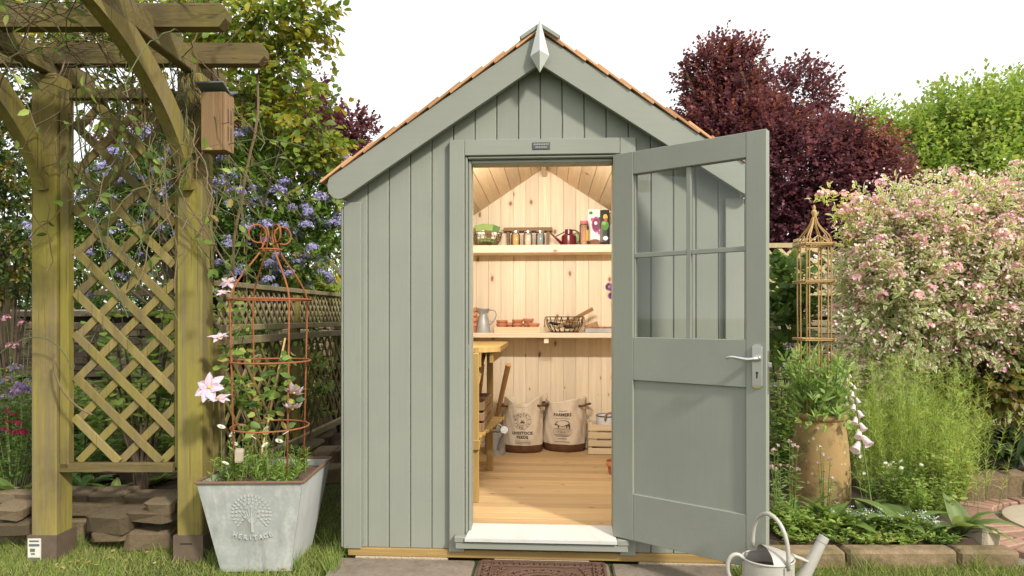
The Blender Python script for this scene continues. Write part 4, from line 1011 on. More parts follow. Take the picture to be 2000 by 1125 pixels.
# upper shelf -----------------------------------------------------
# wire basket of seed packets
bxc = IX(951, YU); R0 = IS(30, YU)
bk_ = thing('wire_basket', (bxc, YU, US), 'round bronze wire basket of seed packets on the upper shelf', 'basket')
mb = MB()
for z, r in ((.004, .55), (.03, .8), (.07, .95), (.105, 1.0)): mb.ring((bxc, YU, US+z), R0*r, .0028 if z < .1 else .004, 28, 5)
for k in range(22):
    for s in (-1, 1):
        an = 2*math.pi*k/22; mb.tube([(bxc+R0*rr*math.cos(an+s*dz), YU+R0*rr*math.sin(an+s*dz), US+z) for z, rr, dz in ((.004, .5, 0), (.02, .72, .12), (.05, .89, .28), (.105, 1, .5))], .0022, 4)
mb.build('wire_mesh', 'bronze_wire', bk_)
for i, (dx, dz, rot, m1, m2, lab) in enumerate(((-.06, .015, -.2, 'packet_green', 'white_print', 'pale green seed packet leaning at the left of the wire basket'), (.005, .02, .12, 'packet_green', 'print_brown', 'green seed packet with brown print in the middle of the wire basket'), (.055, .015, .35, 'print_green', 'white_print', 'dark green seed packet tilted at the right of the wire basket'))):
    c = Vector((bxc+dx*.8, YU+.0+.02*i, US+.09+dz)); R = Matrix.Rotation(rot, 3, 'Y') @ Matrix.Rotation(-.15, 3, 'X')
    p = thing('seed_packet', c-UP*.08, lab, 'seed packet', 'seed packets in the wire basket')
    MB().obox(c, (.036, .005, .072), R, .002).build('sachet', m1, p); MB().obox(c+R @ Vector((0, -.0058, -.01)), (.03, .0006, .03), R).build('printed_panel', m2, p)
# little brown rack with jars in front
x0, x1 = IX(984, 1.93), IX(1079, 1.93); zt_ = P(1030, 445, 1.93).z; zb_ = P(1030, 451, 1.93).z
rk = thing('wall_rack', ((x0+x1)/2, 1.96, US), 'small brown wooden rack on two brackets behind the jars', 'rack')
MB().box(x0, x1, 1.90, 1.984, zb_-.004, zt_, .002).build('top_board', 'dark_shelf_wood', rk)
for x in (x0+.035, x1-.035): MB().box(x-.011, x+.011, 1.925, 1.984, US+.02, zb_-.0045, .002).build('bracket', 'dark_shelf_wood', rk)
MB().box(x0+.05, x1-.05, 1.972, 1.984, US+.0005, US+.025, .002).build('back_board', 'dark_shelf_wood', rk)
for px, m_, lab in ((1007, 'jar_grain', 'glass jar of yellow grain with metal lid on the upper shelf'), (1031, 'jar_pale', 'glass jar of pale pinkish seed with metal lid on the upper shelf'), (1055, 'jar_grey', 'glass jar of grey seed heads with metal lid on the upper shelf')):
    x = IX(px, 1.84); h = .118; r = IS(8.8, 1.84)
    j = thing('glass_jar', (x, 1.84, US), lab, 'jar', 'lidded jars on the upper shelf')
    MB().lathe([(r*.9, 0), (r, .006), (r, h*.72), (r*.82, h*.83), (r*.8, h*.9)], (x, 1.84, US), 22).build('jar_wall', 'jar_glass', j, True)
    MB().lathe([(r*.85, .004), (r*.93, .01), (r*.93, h*.70), (r*.7, h*.76), (.001, h*.77)], (x, 1.84, US), 20).build('contents', m_, j, True)
    MB().lathe([(r*.84, h*.885), (r*.86, h*.89), (r*.86, h*1.0), (r*.8, h*1.02), (.001, h*1.02)], (x, 1.84, US), 22).build('lid', 'satin_metal', j, 40)
# maroon watering can
x = IX(1111, 1.84); r = IS(14, 1.84)
mc = thing('small_watering_can', (x, 1.84, US), 'glossy maroon long spouted watering can on the upper shelf', 'watering can')
hb = .075
MB().lathe([(r, 0), (r*1.01, .003), (r*1.01, hb), (r*.75, hb+.014), (r*.55, hb+.016), (r*.55, hb+.05), (r*.5, hb+.052), (r*.48, hb+.02)], (x, 1.84, US), 28).build('body', 'maroon', mc, 40)
sp0, sp1 = Vector((x-r*.9, 1.83, US+.012)), P(1075, 455, 1.80)
MB().tube([sp0, sp0.lerp(sp1, .5), sp1], [.013, .009, .006], 10).build('spout', 'maroon', mc, True)
MB().tube([Vector((x-r*.5, 1.835, US+hb+.035)), sp0.lerp(sp1, .55)+UP*.012], .004, 6).build('strut', 'maroon', mc)
MB().tube(bez([(x+r*.4, 1.84, US+hb+.045), (x+r*1.3, 1.84, US+hb+.06), (x+r*1.9, 1.84, US+hb), (x+r*1.5, 1.84, US+.03), (x+r*.98, 1.84, US+.012)], 12), .0055, 8).build('handle', 'maroon', mc, True)
# pink topped bottle, pouches
x = IX(1141, 1.83); r = IS(9.3, 1.83); h = P(1141, 432, 1.83).z-US
bt = thing('seed_bottle', (x, 1.83, US), 'clear plastic bottle of pink seed with pink screw cap', 'bottle')
MB().lathe([(r*.95, 0), (r, .005), (r, h*.82), (r*.8, h*.88)], (x, 1.83, US), 22).build('bottle_wall', 'jar_glass', bt, True)
MB().lathe([(r*.93, .003), (r*.95, .008), (r*.95, h*.80), (.001, h*.81)], (x, 1.83, US), 22).build('contents', 'jar_pink', bt, True)
MB().lathe([(r*.84, h*.87), (r*.86, h*.875), (r*.86, h), (.001, h+.001)], (x, 1.83, US), 22).build('cap', 'pink_plastic', bt, 40)
lb = MB(); 
for i in range(8):
    a0, a1 = -1.2+i*.12, -1.2+(i+1)*.12; k = len(lb.v)
    for a in (a0, a1):
        for z in (h*.18, h*.62): lb.v.append((x+r*1.02*math.cos(a), 1.83+r*1.02*math.sin(a), US+z))
    lb.f.append((k, k+2, k+3, k+1))
lb.build('label', 'print_yellow', bt)
def pouch(px0, px1, ytop, Y, mat, label, prints, bottom=None, rz=0.0, name='seed_pouch'):
    xa, xb = IX(px0, Y), IX(px1, Y); zt = P((px0+px1)/2, ytop, Y).z; w = (xb-xa)/2; xc = (xa+xb)/2; H = zt-US
    p = thing(name, (xc, Y, US), label, 'seed pouch')
    R = Matrix.Rotation(rz, 3, 'Z'); mb = MB(); prof = [(0, .02), (.1, .028), (.5, .024), (.85, .010), (1, .003)]
    for z, d in prof:
        for sx, sy in ((-1, -1), (-.5, -1.15), (.5, -1.15), (1, -1), (1, 1), (-1, 1)): mb.v.append(tuple(Vector((xc, Y, US+z*H))+R @ Vector((sx*w*(1-.03*math.sin(z*3)), sy*d, 0))))
    for i in range(4):
        for j in range(6): mb.f.append((i*6+j, i*6+(j+1) % 6, (i+1)*6+(j+1) % 6, (i+1)*6+j))
    mb.f += [(5, 4, 3, 2, 1, 0), tuple(24+j for j in range(6))]; mb.build('bag', mat, p)
    for i, (u, z, rx, rz2, m2) in enumerate(prints):
        d = np.interp(z, [q[0] for q in prof], [q[1] for q in prof])*1.15+.0025
        poly = [(u*w+rx*w*math.cos(2*math.pi*k/14), z*H+rz2*H*math.sin(2*math.pi*k/14)) for k in range(14)]
        MB().prism(poly, lambda a, b, t: Vector((xc, Y, US+b))+R @ Vector((a, -(np.interp(b/H, [q[0] for q in prof], [q[1] for q in prof])*1.15+.0015+.0004*i)-t, 0)), .0006).build('printed_motif', m2, p)
    return p
pouch(1148, 1177, 409, 1.91, 'white_print', 'white seed pouch printed with purple flowers on the upper shelf', [(.1, .58, .62, .22, 'print_pink'), (.1, .58, .5, .175, 'print_purple'), (-.45, .72, .18, .05, 'print_pink'), (.6, .74, .2, .05, 'print_purple'), (.05, .62, .22, .05, 'white_print'), (-.1, .1, .8, .09, 'print_brown'), (-.6, .9, .25, .045, 'print_green'), (.5, .36, .2, .05, 'print_pink'), (.62, .5, .12, .05, 'print_purple')])
pouch(1172, 1190, 410, 1.86, 'black_pack', 'black and green seed pouch at the right end of the upper shelf', [(0, .56, .85, .14, 'print_green'), (.1, .8, .5, .08, 'print_yellow'), (-.2, .62, .5, .05, 'packet_green'), (.1, .2, .55, .06, 'white_print'), (.2, .72, .3, .05, 'print_pink')])
x = IX(1129, 1.93); o = MB().box(x-.02, x+.02, 1.91, 1.95, US, US+.115, .004).build('spray_bottle', 'packet_green', None); o.name = 'seed_carton'; tag(o, 'small green carton behind the maroon watering can', 'carton')
x = IX(1196, 1.84); o = MB().box(x-.022, x+.06, 1.80, 1.92, US, US+.16, .003).build('storage_box', 'grey_box', None); tag(o, 'plain grey box at the end of the upper shelf by the pouches', 'box')
# lower shelf -----------------------------------------------------
def flowerpot(x, y, z, r, h, label, group, n=1):
    root = thing('terracotta_pot', (x, y, z), label, 'flower pot', group)
    MB().lathe([(r*.72, 0), (r*.9, h*.66), (r*.9, h*.67), (r, h*.68), (r, h), (r*.88, h), (r*.66, .008), (.001, .007)], (x, y, z), 24).build('body', 'terracotta', root, 35)
    MB().lathe([(r*1.0, h*.66), (r*1.03, h*.68), (r*1.03, h*.97), (r*1.0, h), (r*.9, h)], (x, y, z), 24, False).build('rim', 'terracotta', root, 35)
    return root
x = IX(921, 1.80); z = LS
for k in range(4): flowerpot(x, 1.80, LS+k*.04, .045, .075, 'terracotta pot nested in the stack beside the metal jug', 'nested pots beside the jug')
# metal jug
x = IX(944, 1.80); h = P(944, 603, 1.80).z-LS
jug = thing('metal_jug', (x, 1.80, LS), 'grey galvanised jug with wide flared lip on the lower shelf', 'jug')
mb = MB(); N = 28; prof = [(.056, 0), (.057, .004), (.044, h*.5), (.032, h*.74), (.030, h*.77), (.045, h*.90), (.054, h)]
for r, z in prof:
    for j in range(N):
        a = 2*math.pi*j/N; lip = 1+(.35*max(0, -math.cos(a))**3 if z > h*.85 else 0); mb.v.append((x+r*lip*math.cos(a), 1.80+r*math.sin(a), LS+z+(.012*max(0, -math.cos(a)) if z > h*.95 else 0)))
for i in range(len(prof)-1):
    for j in range(N): mb.f.append((i*N+j, i*N+(j+1) % N, (i+1)*N+(j+1) % N, (i+1)*N+j))
mb.f.append(tuple(reversed(range(N)))); mb.build('body', 'galvanised', jug, 60)
MB().tube(bez([(x+.05, 1.80, LS+h*.93), (x+.12, 1.80, LS+h*1.02), (x+.115, 1.80, LS+h*.55), (x+.05, 1.80, LS+h*.33)], 12), .0045, 6).build('handle', 'galvanised', jug, True)
# tray of pots
xa, xb = IX(965, 1.78), IX(1056, 1.78)
tr = thing('wooden_tray', ((xa+xb)/2, 1.83, LS), 'shallow pale wooden tray holding small terracotta pots', 'tray')
th_ = .045
MB().box(xa, xb, 1.78, 1.79, LS, LS+th_, .001).build('front_board', 'crate_wood', tr); MB().box(xa, xb, 1.89, 1.90, LS, LS+th_, .001).build('back_board', 'crate_wood', tr)
for x in (xa, xb-.01): MB().box(x, x+.01, 1.7905, 1.8895, LS, LS+th_-.001, .001).build('end_board', 'crate_wood', tr)
MB().box(xa+.0105, xb-.0105, 1.7905, 1.8895, LS+.001, LS+.02).build('bottom', 'crate_wood', tr)
for px, yy, zz, r, h, lab in ((980, 1.83, .02, .042, .052, 'short wide terracotta pot at the jug end of the wooden tray'), (980.5, 1.83, .046, .042, .052, 'terracotta pot nested on the short wide pot in the wooden tray'), (996, 1.862, .02, .033, .06, 'small terracotta pot behind the others in the wooden tray'), (1011, 1.83, .02, .042, .055, 'lower terracotta pot of the middle pair in the wooden tray'), (1011, 1.83, .048, .042, .055, 'upper terracotta pot of the middle pair in the wooden tray'), (1032, 1.855, .06, .040, .05, 'tilted terracotta pot stacked highest in the wooden tray'), (1031, 1.855, .02, .036, .05, 'terracotta pot under the highest pot in the wooden tray'), (1042, 1.818, .022, .046, .052, 'bright orange bowl shaped terracotta pot at the basket end of the tray')):
    flowerpot(IX(px, yy), yy, LS+zz, r, h, lab, 'pots in the wooden tray')
# black wire basket with dibbers
xa, xb = IX(1066, 1.80), IX(1140, 1.80); xc = (xa+xb)/2; rx = (xb-xa)/2; hb = P(1100, 619, 1.80).z-LS
wbk = thing('oval_wire_basket', (xc, 1.83, LS), 'black oval wire basket of wooden tools on the lower shelf', 'basket')
mb = MB(); ov = lambda a, k, z: Vector((xc+rx*k*math.cos(a), 1.83+.09*k*math.sin(a), LS+z))
for k, z, r in ((1, hb, .0035), (.985, hb*.8, .0022), (.72, .006, .003)): mb.tube([ov(2*math.pi*i/40, k, z) for i in range(40)], r, 5, True)
for i in range(18):
    a = 2*math.pi*i/18; mb.tube([ov(a, 1, hb), ov(a+.1, .95, hb*.5), ov(a+.2, .72, .006)], .0018, 4); mb.tube([ov(a, 1, hb), ov(a-.12, .94, hb*.5), ov(a-.25, .72, .006)], .0018, 4)
for i in range(-3, 4): mb.tube([(xc+i*rx*.2, 1.83-.06, LS+.006), (xc+i*rx*.2, 1.83+.06, LS+.006)], .0015, 4)
mb.build('wire_frame', 'black_wire', wbk)
for s in (-1, 1): MB().tube(bez([ov(0 if s > 0 else math.pi, 1, hb), ov(0 if s > 0 else math.pi, 1.08, hb*.9), ov(0 if s > 0 else math.pi, 1.06, hb*.35)], 5), .006, 7).build('grip', 'handle_wood', wbk, True)
def tool(name, p, q, r, mat, label, cat):
    mb = MB().tube([p, Vector(p).lerp(Vector(q), .5), q], r, 8); o = mb.build(name, mat, None, 40); return tag(o, label, cat)
p, q = P(1087, 641, 1.80), P(1158, 603, 1.86)
rl = thing('planting_board', p, 'long drilled wooden planting ruler leaning out of the wire basket', 'planting ruler')
MB().bar(p, q, .008, .034, .002, (0, -.5, 1)).build('board', 'handle_wood', rl)
d = (q-p).normalized(); up_ = Vector((0, -.5, 1)); sd = d.cross(up_).normalized(); uu = sd.cross(d)
for i in range(9):
    for j in (-1, 1):
        c = p.lerp(q, .1+.1*i)+uu*(.009*j)+sd*.0046*1; MB().tube([c-sd*.0097, c-sd*.0092], .0028, 7).build('drill_hole', 'dark_gap', rl)
tool('trowel_handle', P(1073, 630, 1.84), P(1120, 640, 1.80), [.010, .013, .009], 'black_wire', 'dark hand fork lying in the black wire basket', 'hand fork')
tool('dibber', P(1082, 640, 1.79), P(1128, 628, 1.86), [.009, .013, .011], 'handle_wood', 'turned wooden dibber lying in the black wire basket', 'dibber')
tool('brush_handle', P(1105, 640, 1.86), P(1136, 634, 1.79), [.012, .014, .012], 'box_wood', 'brown brush handle lying in the black wire basket', 'brush')
c = P(1157, 633, 1.93); o = MB().obox((c.x, 1.95, c.z-.01), (.05, .006, .03), Matrix.Rotation(-.35, 3, 'Y'), .002).build('wooden_tag', 'handle_wood', None); o.location.z = LS; tag(o, 'small wooden board leaning on the back wall beside the wire basket', 'board')
xa = IX(1143, 1.78)
st_ = thing('seed_tray', (xa+.12, 1.83, LS), 'grey seed tray of terracotta saucers at the end of the lower shelf', 'seed tray')
MB().box(xa, xa+.26, 1.78, 1.90, LS, LS+.035, .003).build('tray', 'galvanised', st_)
for i in range(5): o = MB().lathe([(.028, 0), (.034, .012), (.03, .012), (.026, .004)], (xa+.035+i*.048, 1.83, LS+.0355), 16).build('terracotta_saucer', 'terracotta', None, 40); tag(o, 'small terracotta saucer on the grey seed tray', 'saucer', 'saucers on the seed tray')
# alliums in a pot at the shelf end
xv = IX(1206, 1.84)
va = thing('allium_vase', (xv, 1.845, LS), 'vase of purple allium heads at the end of the lower shelf', 'vase')
MB().lathe([(.025, 0), (.035, .02), (.03, .08), (.022, .1), (.025, .115)], (xv, 1.845, LS), 18).build('vase', 'enamel', va, True)
rs = np.random.default_rng(5)
for px, py, r in ((1190, 560, .034), (1194, 578, .028), (1208, 548, .03)):
    c = P(px, py, 1.83); MB().tube(bez([(xv, 1.845, LS+.1), (xv, 1.84, LS+.2), c], 6), .003, 5).build('stem', 'green_stem', va)
    lv = LV(); n = 240; d = nrmz(rs.normal(size=(n, 3))); lv.add(np.array(c)+d*r*.45, d, rs.normal(size=(n, 3)), r*.6, .007, pick_cols(rs, [(.30, .10, .45), (.42, .20, .55)], n), 'd2'); lv.build('flower_head', 'petal', va)
# potting bench ---------------------------------------------------
bt_ = 1.04; yb0, yb1 = .46, 1.36
xr = IX(947, .50); xw = -HW+.05
bench = thing('potting_bench', ((xw+xr)/2, .9, FL), 'slatted timber potting bench along the left wall of the shed', 'bench')
nb = 5
for k in range(nb):
    a, b = xw+(xr+.085-xw)*k/nb, xw+(xr+.085-xw)*(k+1)/nb-.002
    if k < nb-1: MB().box(a, b, yb0, yb1, bt_-.03, bt_, .003).build('top_board', 'bench_wood', bench)
    else: MB().prism([(a, yb0), (a+.02, yb0), (b, yb0+.11), (b, yb1-.06), (b-.03, yb1), (a, yb1)], lambda p, q, t: (p, q, bt_-.03+t), .03).build('top_board', 'bench_wood', bench)
MB().box(xw, xr-.02, yb0+.012, yb0+.034, bt_-.115, bt_-.0305, .002).build('apron', 'bench_wood', bench)
MB().box(xr+.02, xr+.042, yb0+.1, yb1-.08, bt_-.095, bt_-.0305, .002).build('apron', 'bench_wood', bench)
lx = G(928, 980, FL); l2 = G(957, 918, FL)
for (x, y) in ((lx.x, lx.y), (l2.x, l2.y), (xw+.03, lx.y), (xw+.03, l2.y)): MB().box(x-.021, x+.021, y-.02, y+.02, FL, bt_-.031, .003).build('leg', 'bench_wood', bench)
MB().tube([(lx.x, lx.y, .78), (l2.x, l2.y-.35, 1.0)], .012, 4).build('corner_brace', 'bench_wood', bench)
zs = .52
for x in (lx.x-.0, xw+.03): MB().bar((x, lx.y+.021, zs-.03), (x+(l2.x-lx.x if x > xw+.1 else 0), l2.y-.021, zs-.03), .03, .045, .002).build('shelf_rail', 'bench_wood', bench)
MB().box(xw+.03, lx.x+.03, lx.y-.021-.02, lx.y-.021, zs-.055, zs+.0, .002).build('front_rail', 'bench_wood', bench)
for k in range(8): y = lx.y+.04+k*.095; MB().box(xw+.01, lx.x+.03+.012*k, y, y+.07, zs-.007, zs+.008, .002).build('shelf_slat', 'bench_wood', bench)
for yy, lab in ((.75, 'small slatted wooden box on the bench shelf next to the near leg'), (1.02, 'small slatted wooden box on the bench shelf towards the back wall')):
    cx_ = lx.x-.10; cr = thing('slatted_box', (cx_, yy, zs+.009), lab, 'wooden box', 'boxes under the bench top'); z = zs+.009
    for k in range(3):
        for s in (-1, 1):
            MB().box(cx_-.13, cx_+.13, yy+s*.105-.006, yy+s*.105+.006, z+k*.062, z+k*.062+.048, .002).build('slat', 'box_wood', cr); MB().box(cx_+s*.125-.006, cx_+s*.125+.006, yy-.098, yy+.098, z+k*.062, z+k*.062+.048, .002).build('slat', 'box_wood', cr)
    MB().box(cx_-.118, cx_+.118, yy-.098, yy+.098, z, z+.09).build('contents', 'bark', cr)
# spade and rake handles
p, q = G(958, 868, FL), P(993, 712, 1.55)
sp = thing('spade', p, 'long handled spade with thick wooden shaft leaning behind the bench', 'spade')
MB().tube([p+(q-p)*.18, p+(q-p)*.6, q], [.015, .019, .021], 12).build('shaft', 'handle_wood', sp, 40)
MB().bar(p+(q-p)*.0+UP*.0, p+(q-p)*.2, .13, .006, .002, (0, -1, .2)).build('blade', 'plate_metal', sp)
p, q = G(950, 880, FL), P(943, 712, 1.5); o = MB().tube([p+Vector((-.1, .05, .0)), q], .014, 10).build('broom_handle', 'handle_wood'); tag(o, 'upright round wooden broom handle behind the slatted boxes', 'broom handle')
# galvanised can on the floor
c = G(966, 889, FL); cb = Vector((c.x, c.y+.05, FL)); r = .078
gc = thing('grey_watering_can', cb, 'small galvanised watering can with round rose on the shed floor', 'watering can')
hh = P(966, 843, cb.y).z-FL
MB().lathe([(r, 0), (r*1.01, .005), (r*1.01, hh), (r*.95, hh), (r*.9, .01)], cb, 30).build('body', 'galvanised', gc, 45)
MB().ring(cb+UP*hh, r*1.01, .004, 28, 6).build('rim', 'galvanised', gc, True)
rose = P(984, 840, cb.y-.14)
MB().tube([cb+Vector((.03, -.07, .05)), rose+Vector((0, .01, -.02))], [.016, .011], 10).build('spout', 'galvanised', gc)
MB().tube([rose+Vector((0, .012, -.008)), rose+Vector((.004, -.012, .004))], [.012, .028], 20).build('rose', 'galvanised', gc)
MB().tube(bez([cb+Vector((-r*.9, 0, hh)), cb+Vector((-r*.3, 0, hh+.1)), cb+Vector((r*.8, 0, hh+.06)), cb+Vector((r*.9, 0, hh))], 10), .007, 7).build('handle', 'galvanised', gc, True)
# sacks ------------------------------------------------------------
def sack(cen, R, H, seed, rz, name_label, lines, emblem):
    rr = np.random.default_rng(seed); s = thing('feed_sack', cen, name_label, 'sack', 'printed canvas sacks'); N, K = 64, 30
    ph = rr.uniform(0, 6.28, 8)
    def surf(a, t):                                            # a: angle, t: 0..1 up
        w = R*(1.0+.04*math.sin(math.pi*min(1, t*1.2))-.05*t)+.006*math.sin(3*a+ph[0]+4*t)+.004*math.sin(7*a+ph[1]-9*t)+.0025*math.sin(13*a+ph[2]+15*t)+.005*t*math.sin(5*a+ph[3])
        if t < .05: w *= .93+1.4*t
        sq = 1+.0*math.sin(a); z = H*t+(.018*math.sin(2*a+ph[4])+.012*math.sin(3*a+ph[5]))*max(0, (t-.6)/.4)**1.5
        return Vector((cen[0]+w*math.cos(a), cen[1]+w*.86*math.sin(a)*sq, cen[2]+z))
    def grid(t0, t1, k):
        mb = MB()
        for i in range(k+1):
            for j in range(N): mb.v.append(tuple(surf(2*math.pi*j/N, t0+(t1-t0)*i/k)))
        for i in range(k):
            for j in range(N): mb.f.append((i*N+j, i*N+(j+1) % N, (i+1)*N+(j+1) % N, (i+1)*N+j))
        return mb
    g = grid(0, .15, 5); g.f.append(tuple(reversed(range(N)))); g.build('leather_base', 'leather', s, True)
    body = grid(.1505, 1, K); k = len(body.v)
    for dz, sc in ((-.006, .955), (-.05, .93), (-.16, .93)):       # rolled rim and inside
        for j in range(N):
            p = surf(2*math.pi*j/N, 1); body.v.append((cen[0]+(p.x-cen[0])*sc, cen[1]+(p.y-cen[1])*sc, p.z+dz))
    for i in range(3):
        b0 = k-N+i*N if i else k-N
        for j in range(N): body.f.append((b0+j, b0+(j+1) % N, b0+N+(j+1) % N, b0+N+j))
    b0 = len(body.v)-N; body.f.append(tuple(b0+j for j in range(N)))
    body.build('canvas_body', 'canvas', s, True, fix=False)
    front = -math.pi/2+rz
    def wrap(x, z, off=.0022): return surf(front+x/R, (z)/H) + Vector((math.cos(front+x/R), math.sin(front+x/R), 0))*off
    for (txt, z, size, bold, sp) in lines:
        vs_, fs_ = text_geo(txt, size, sp, bold); mb = MB().add([wrap(v[0], z+v[1]) for v in vs_], fs_); mb.build('print', 'print_ink', s, fix=False)
    emb = MB(); emblem(emb, wrap); emb.build('printed_emblem', 'print_ink', s, fix=False)['kind'] = 'stuff'
    for sg in (-1, 1):
        a = front+sg*1.35; p0, p1 = surf(a-.42, .86), surf(a+.42, .86); out = Vector((math.cos(a), math.sin(a), 0))
        MB().tube(bez([p0, p0+out*.05-UP*.01, (p0+p1)/2+out*.10+UP*(.05 if sg > 0 else .03), p1+out*.05-UP*.01, p1], 14), .0085, 8).build('strap', 'leather', s, True)
    return s
def ringtext(emb, wrap, txt, cz, r, size, a0, a1, flip=False):
    for i, ch in enumerate(txt):
        if ch == ' ': continue
        vs_, fs_ = text_geo(ch, size, 1, .0004); t = a0+(a1-a0)*i/(len(txt)-1); an = t-math.pi/2 if not flip else t+math.pi/2
        cx_, cz_ = r*math.cos(t), cz+r*math.sin(t); emb.add([wrap(cx_+v[0]*math.cos(an)-v[1]*math.sin(an), cz_+v[0]*math.sin(an)+v[1]*math.cos(an)) for v in vs_], fs_)
def circ(emb, wrap, cz, r0, r1, n=48, cx=0):
    for i in range(n):
        a, b = 2*math.pi*i/n, 2*math.pi*(i+1)/n; emb.add([wrap(cx+r0*math.cos(a), cz+r0*math.sin(a)), wrap(cx+r1*math.cos(a), cz+r1*math.sin(a)), wrap(cx+r1*math.cos(b), cz+r1*math.sin(b)), wrap(cx+r0*math.cos(b), cz+r0*math.sin(b))], [(0, 1, 2, 3)])
def strip(emb, wrap, x0, x1, z, h, n=14):
    for i in range(n):
        a, b = x0+(x1-x0)*i/n, x0+(x1-x0)*(i+1)/n; emb.add([wrap(a, z), wrap(b, z), wrap(b, z+h), wrap(a, z+h)], [(0, 1, 2, 3)])
def emb1(emb, wrap):
    cz = .255; circ(emb, wrap, cz, .066, .068); circ(emb, wrap, cz, .037, .039)
    ringtext(emb, wrap, "WINNER'S", cz, .046, .021, math.radians(172), math.radians(8)); ringtext(emb, wrap, 'FEED CO', cz, .061, .021, math.radians(208), math.radians(332), True)
    for i in range(9):
        t = math.radians(30+15*i); x, z = .010*math.cos(i*2.1), cz-.024+.006*i
        emb.add([wrap(x, z), wrap(x+.014*math.cos(t), z+.012), wrap(x+.006*math.cos(t)-.004, z+.016)], [(0, 1, 2)]); emb.add([wrap(-.016+.004*i, cz-.02), wrap(-.013+.004*i, cz-.02), wrap(-.001, cz+.004)], [(0, 1, 2)])
    strip(emb, wrap, -.06, .06, .098, .0015); strip(emb, wrap, -.055, .055, .370, .0012)
    for q in (.085, .074): 
        for i in range(16): strip(emb, wrap, -.058+.0075*i, -.058+.0075*i+.005, q, .005, 1)
def emb2(emb, wrap):
    for i in range(20): strip(emb, wrap, -.052+.0055*i, -.052+.0055*i+.0035, .262, .004, 1)
    for i in range(12): strip(emb, wrap, -.03+.006*i, -.03+.006*i+.004, .322, .005, 1)
    # a grazing sow seen from the side
    body = [(-.058, .222), (-.052, .232), (-.040, .240), (-.015, .248), (.02, .250), (.045, .244), (.056, .228), (.060, .205), (.058, .186), (.050, .186), (.049, .203), (.040, .206), (.036, .190), (.029, .190), (.030, .207), (.0, .200), (-.022, .206), (-.024, .188), (-.031, .188), (-.032, .205), (-.045, .212), (-.064, .208), (-.068, .213)]
    emb.add([wrap(x, z) for x, z in body], [tuple(range(len(body)))])
    strip(emb, wrap, -.07, .065, .182, .003)
    strip(emb, wrap, -.072, .072, .172, .0014); strip(emb, wrap, -.072, .072, .148, .0014); strip(emb, wrap, -.072, -.0705, .148, .025, 1); strip(emb, wrap, .0705, .072, .148, .025, 1)
    for q, n in ((.134, 18), (.124, 14), (.104, 10), (.080, 16)):
        for i in range(n): strip(emb, wrap, (i-n/2)*.0072, (i-n/2)*.0072+.005, q, .006, 1)
c1, c2 = G(1020, 886, FL), G(1101, 884, FL); k = mpp(4.95)
sack(Vector((c1.x, c1.y+.13, FL)), 40*k, .41, 1, .0, "printed canvas sack lettered WINNER'S FEED CO with round badge", [('LIVESTOCK', .148, .030, .0012, 1.05), ('FEEDS', .116, .031, .0012, 1.05)], emb1)
sack(Vector((c2.x+.012, c2.y+.14, FL)), 42*k, .41, 7, -.14, 'printed canvas sack lettered FARMERS with a farm animal picture', [('FARMERS', .283, .034, .0014, 1.02), ('TOP QUALITY', .154, .018, .0, 1.1)], emb2)
# slatted crate with enamel bucket
xa = G(1149, 888, FL); ca = Vector((xa.x, xa.y, FL)); W_, D_, Hc = .30, .20, .245
cr = thing('slatted_crate', ca+Vector((W_/2, D_/2, 0)), 'pale slatted wooden crate beside the sacks', 'crate')
for i in range(4):
    z = FL+.004+i*.060
    for y in (ca.y, ca.y+D_): MB().box(ca.x, ca.x+W_, y-.004, y+.004, z, z+.046, .001).build('slat', 'crate_wood', cr)
    for x in (ca.x+.005, ca.x+W_-.005): MB().box(x-.004, x+.004, ca.y+.0045, ca.y+D_-.0045, z, z+.046, .001).build('slat', 'crate_wood', cr)
for x in (ca.x+.018, ca.x+W_-.018):
    for y in (ca.y+.012, ca.y+D_-.012): MB().box(x-.009, x+.009, y-.0075, y+.0075, FL, FL+Hc, .001).build('corner_post', 'crate_wood', cr)
MB().box(ca.x+.01, ca.x+W_-.01, ca.y+.02, ca.y+D_-.02, FL+.002, FL+.01).build('bottom', 'crate_wood', cr)
bc = ca+Vector((W_/2, D_/2, .011))
bu = thing('enamel_bucket', bc, 'white enamel bucket with rope handle standing in the slatted crate', 'bucket')
MB().lathe([(.07, 0), (.075, .005), (.082, .275), (.078, .275), (.070, .01), (.001, .01)], bc, 28, True).build('body', 'enamel', bu, 50)
MB().ring(bc+UP*.275, .083, .004, 28, 6).build('rim', 'black_wire', bu, True)
MB().tube(bez([bc+Vector((-.02, -.084, .25)), bc+Vector((-.03, -.11, .32)), bc+Vector((.05, -.11, .33)), bc+Vector((.06, -.07, .25))], 10), .009, 7).build('rope_handle', 'rope', bu, True)
c = G(1200, 928, FL); flowerpot(c.x+.012, c.y+.03, FL, .062, .09, 'terracotta pot standing alone on the shed floor near the door', None)
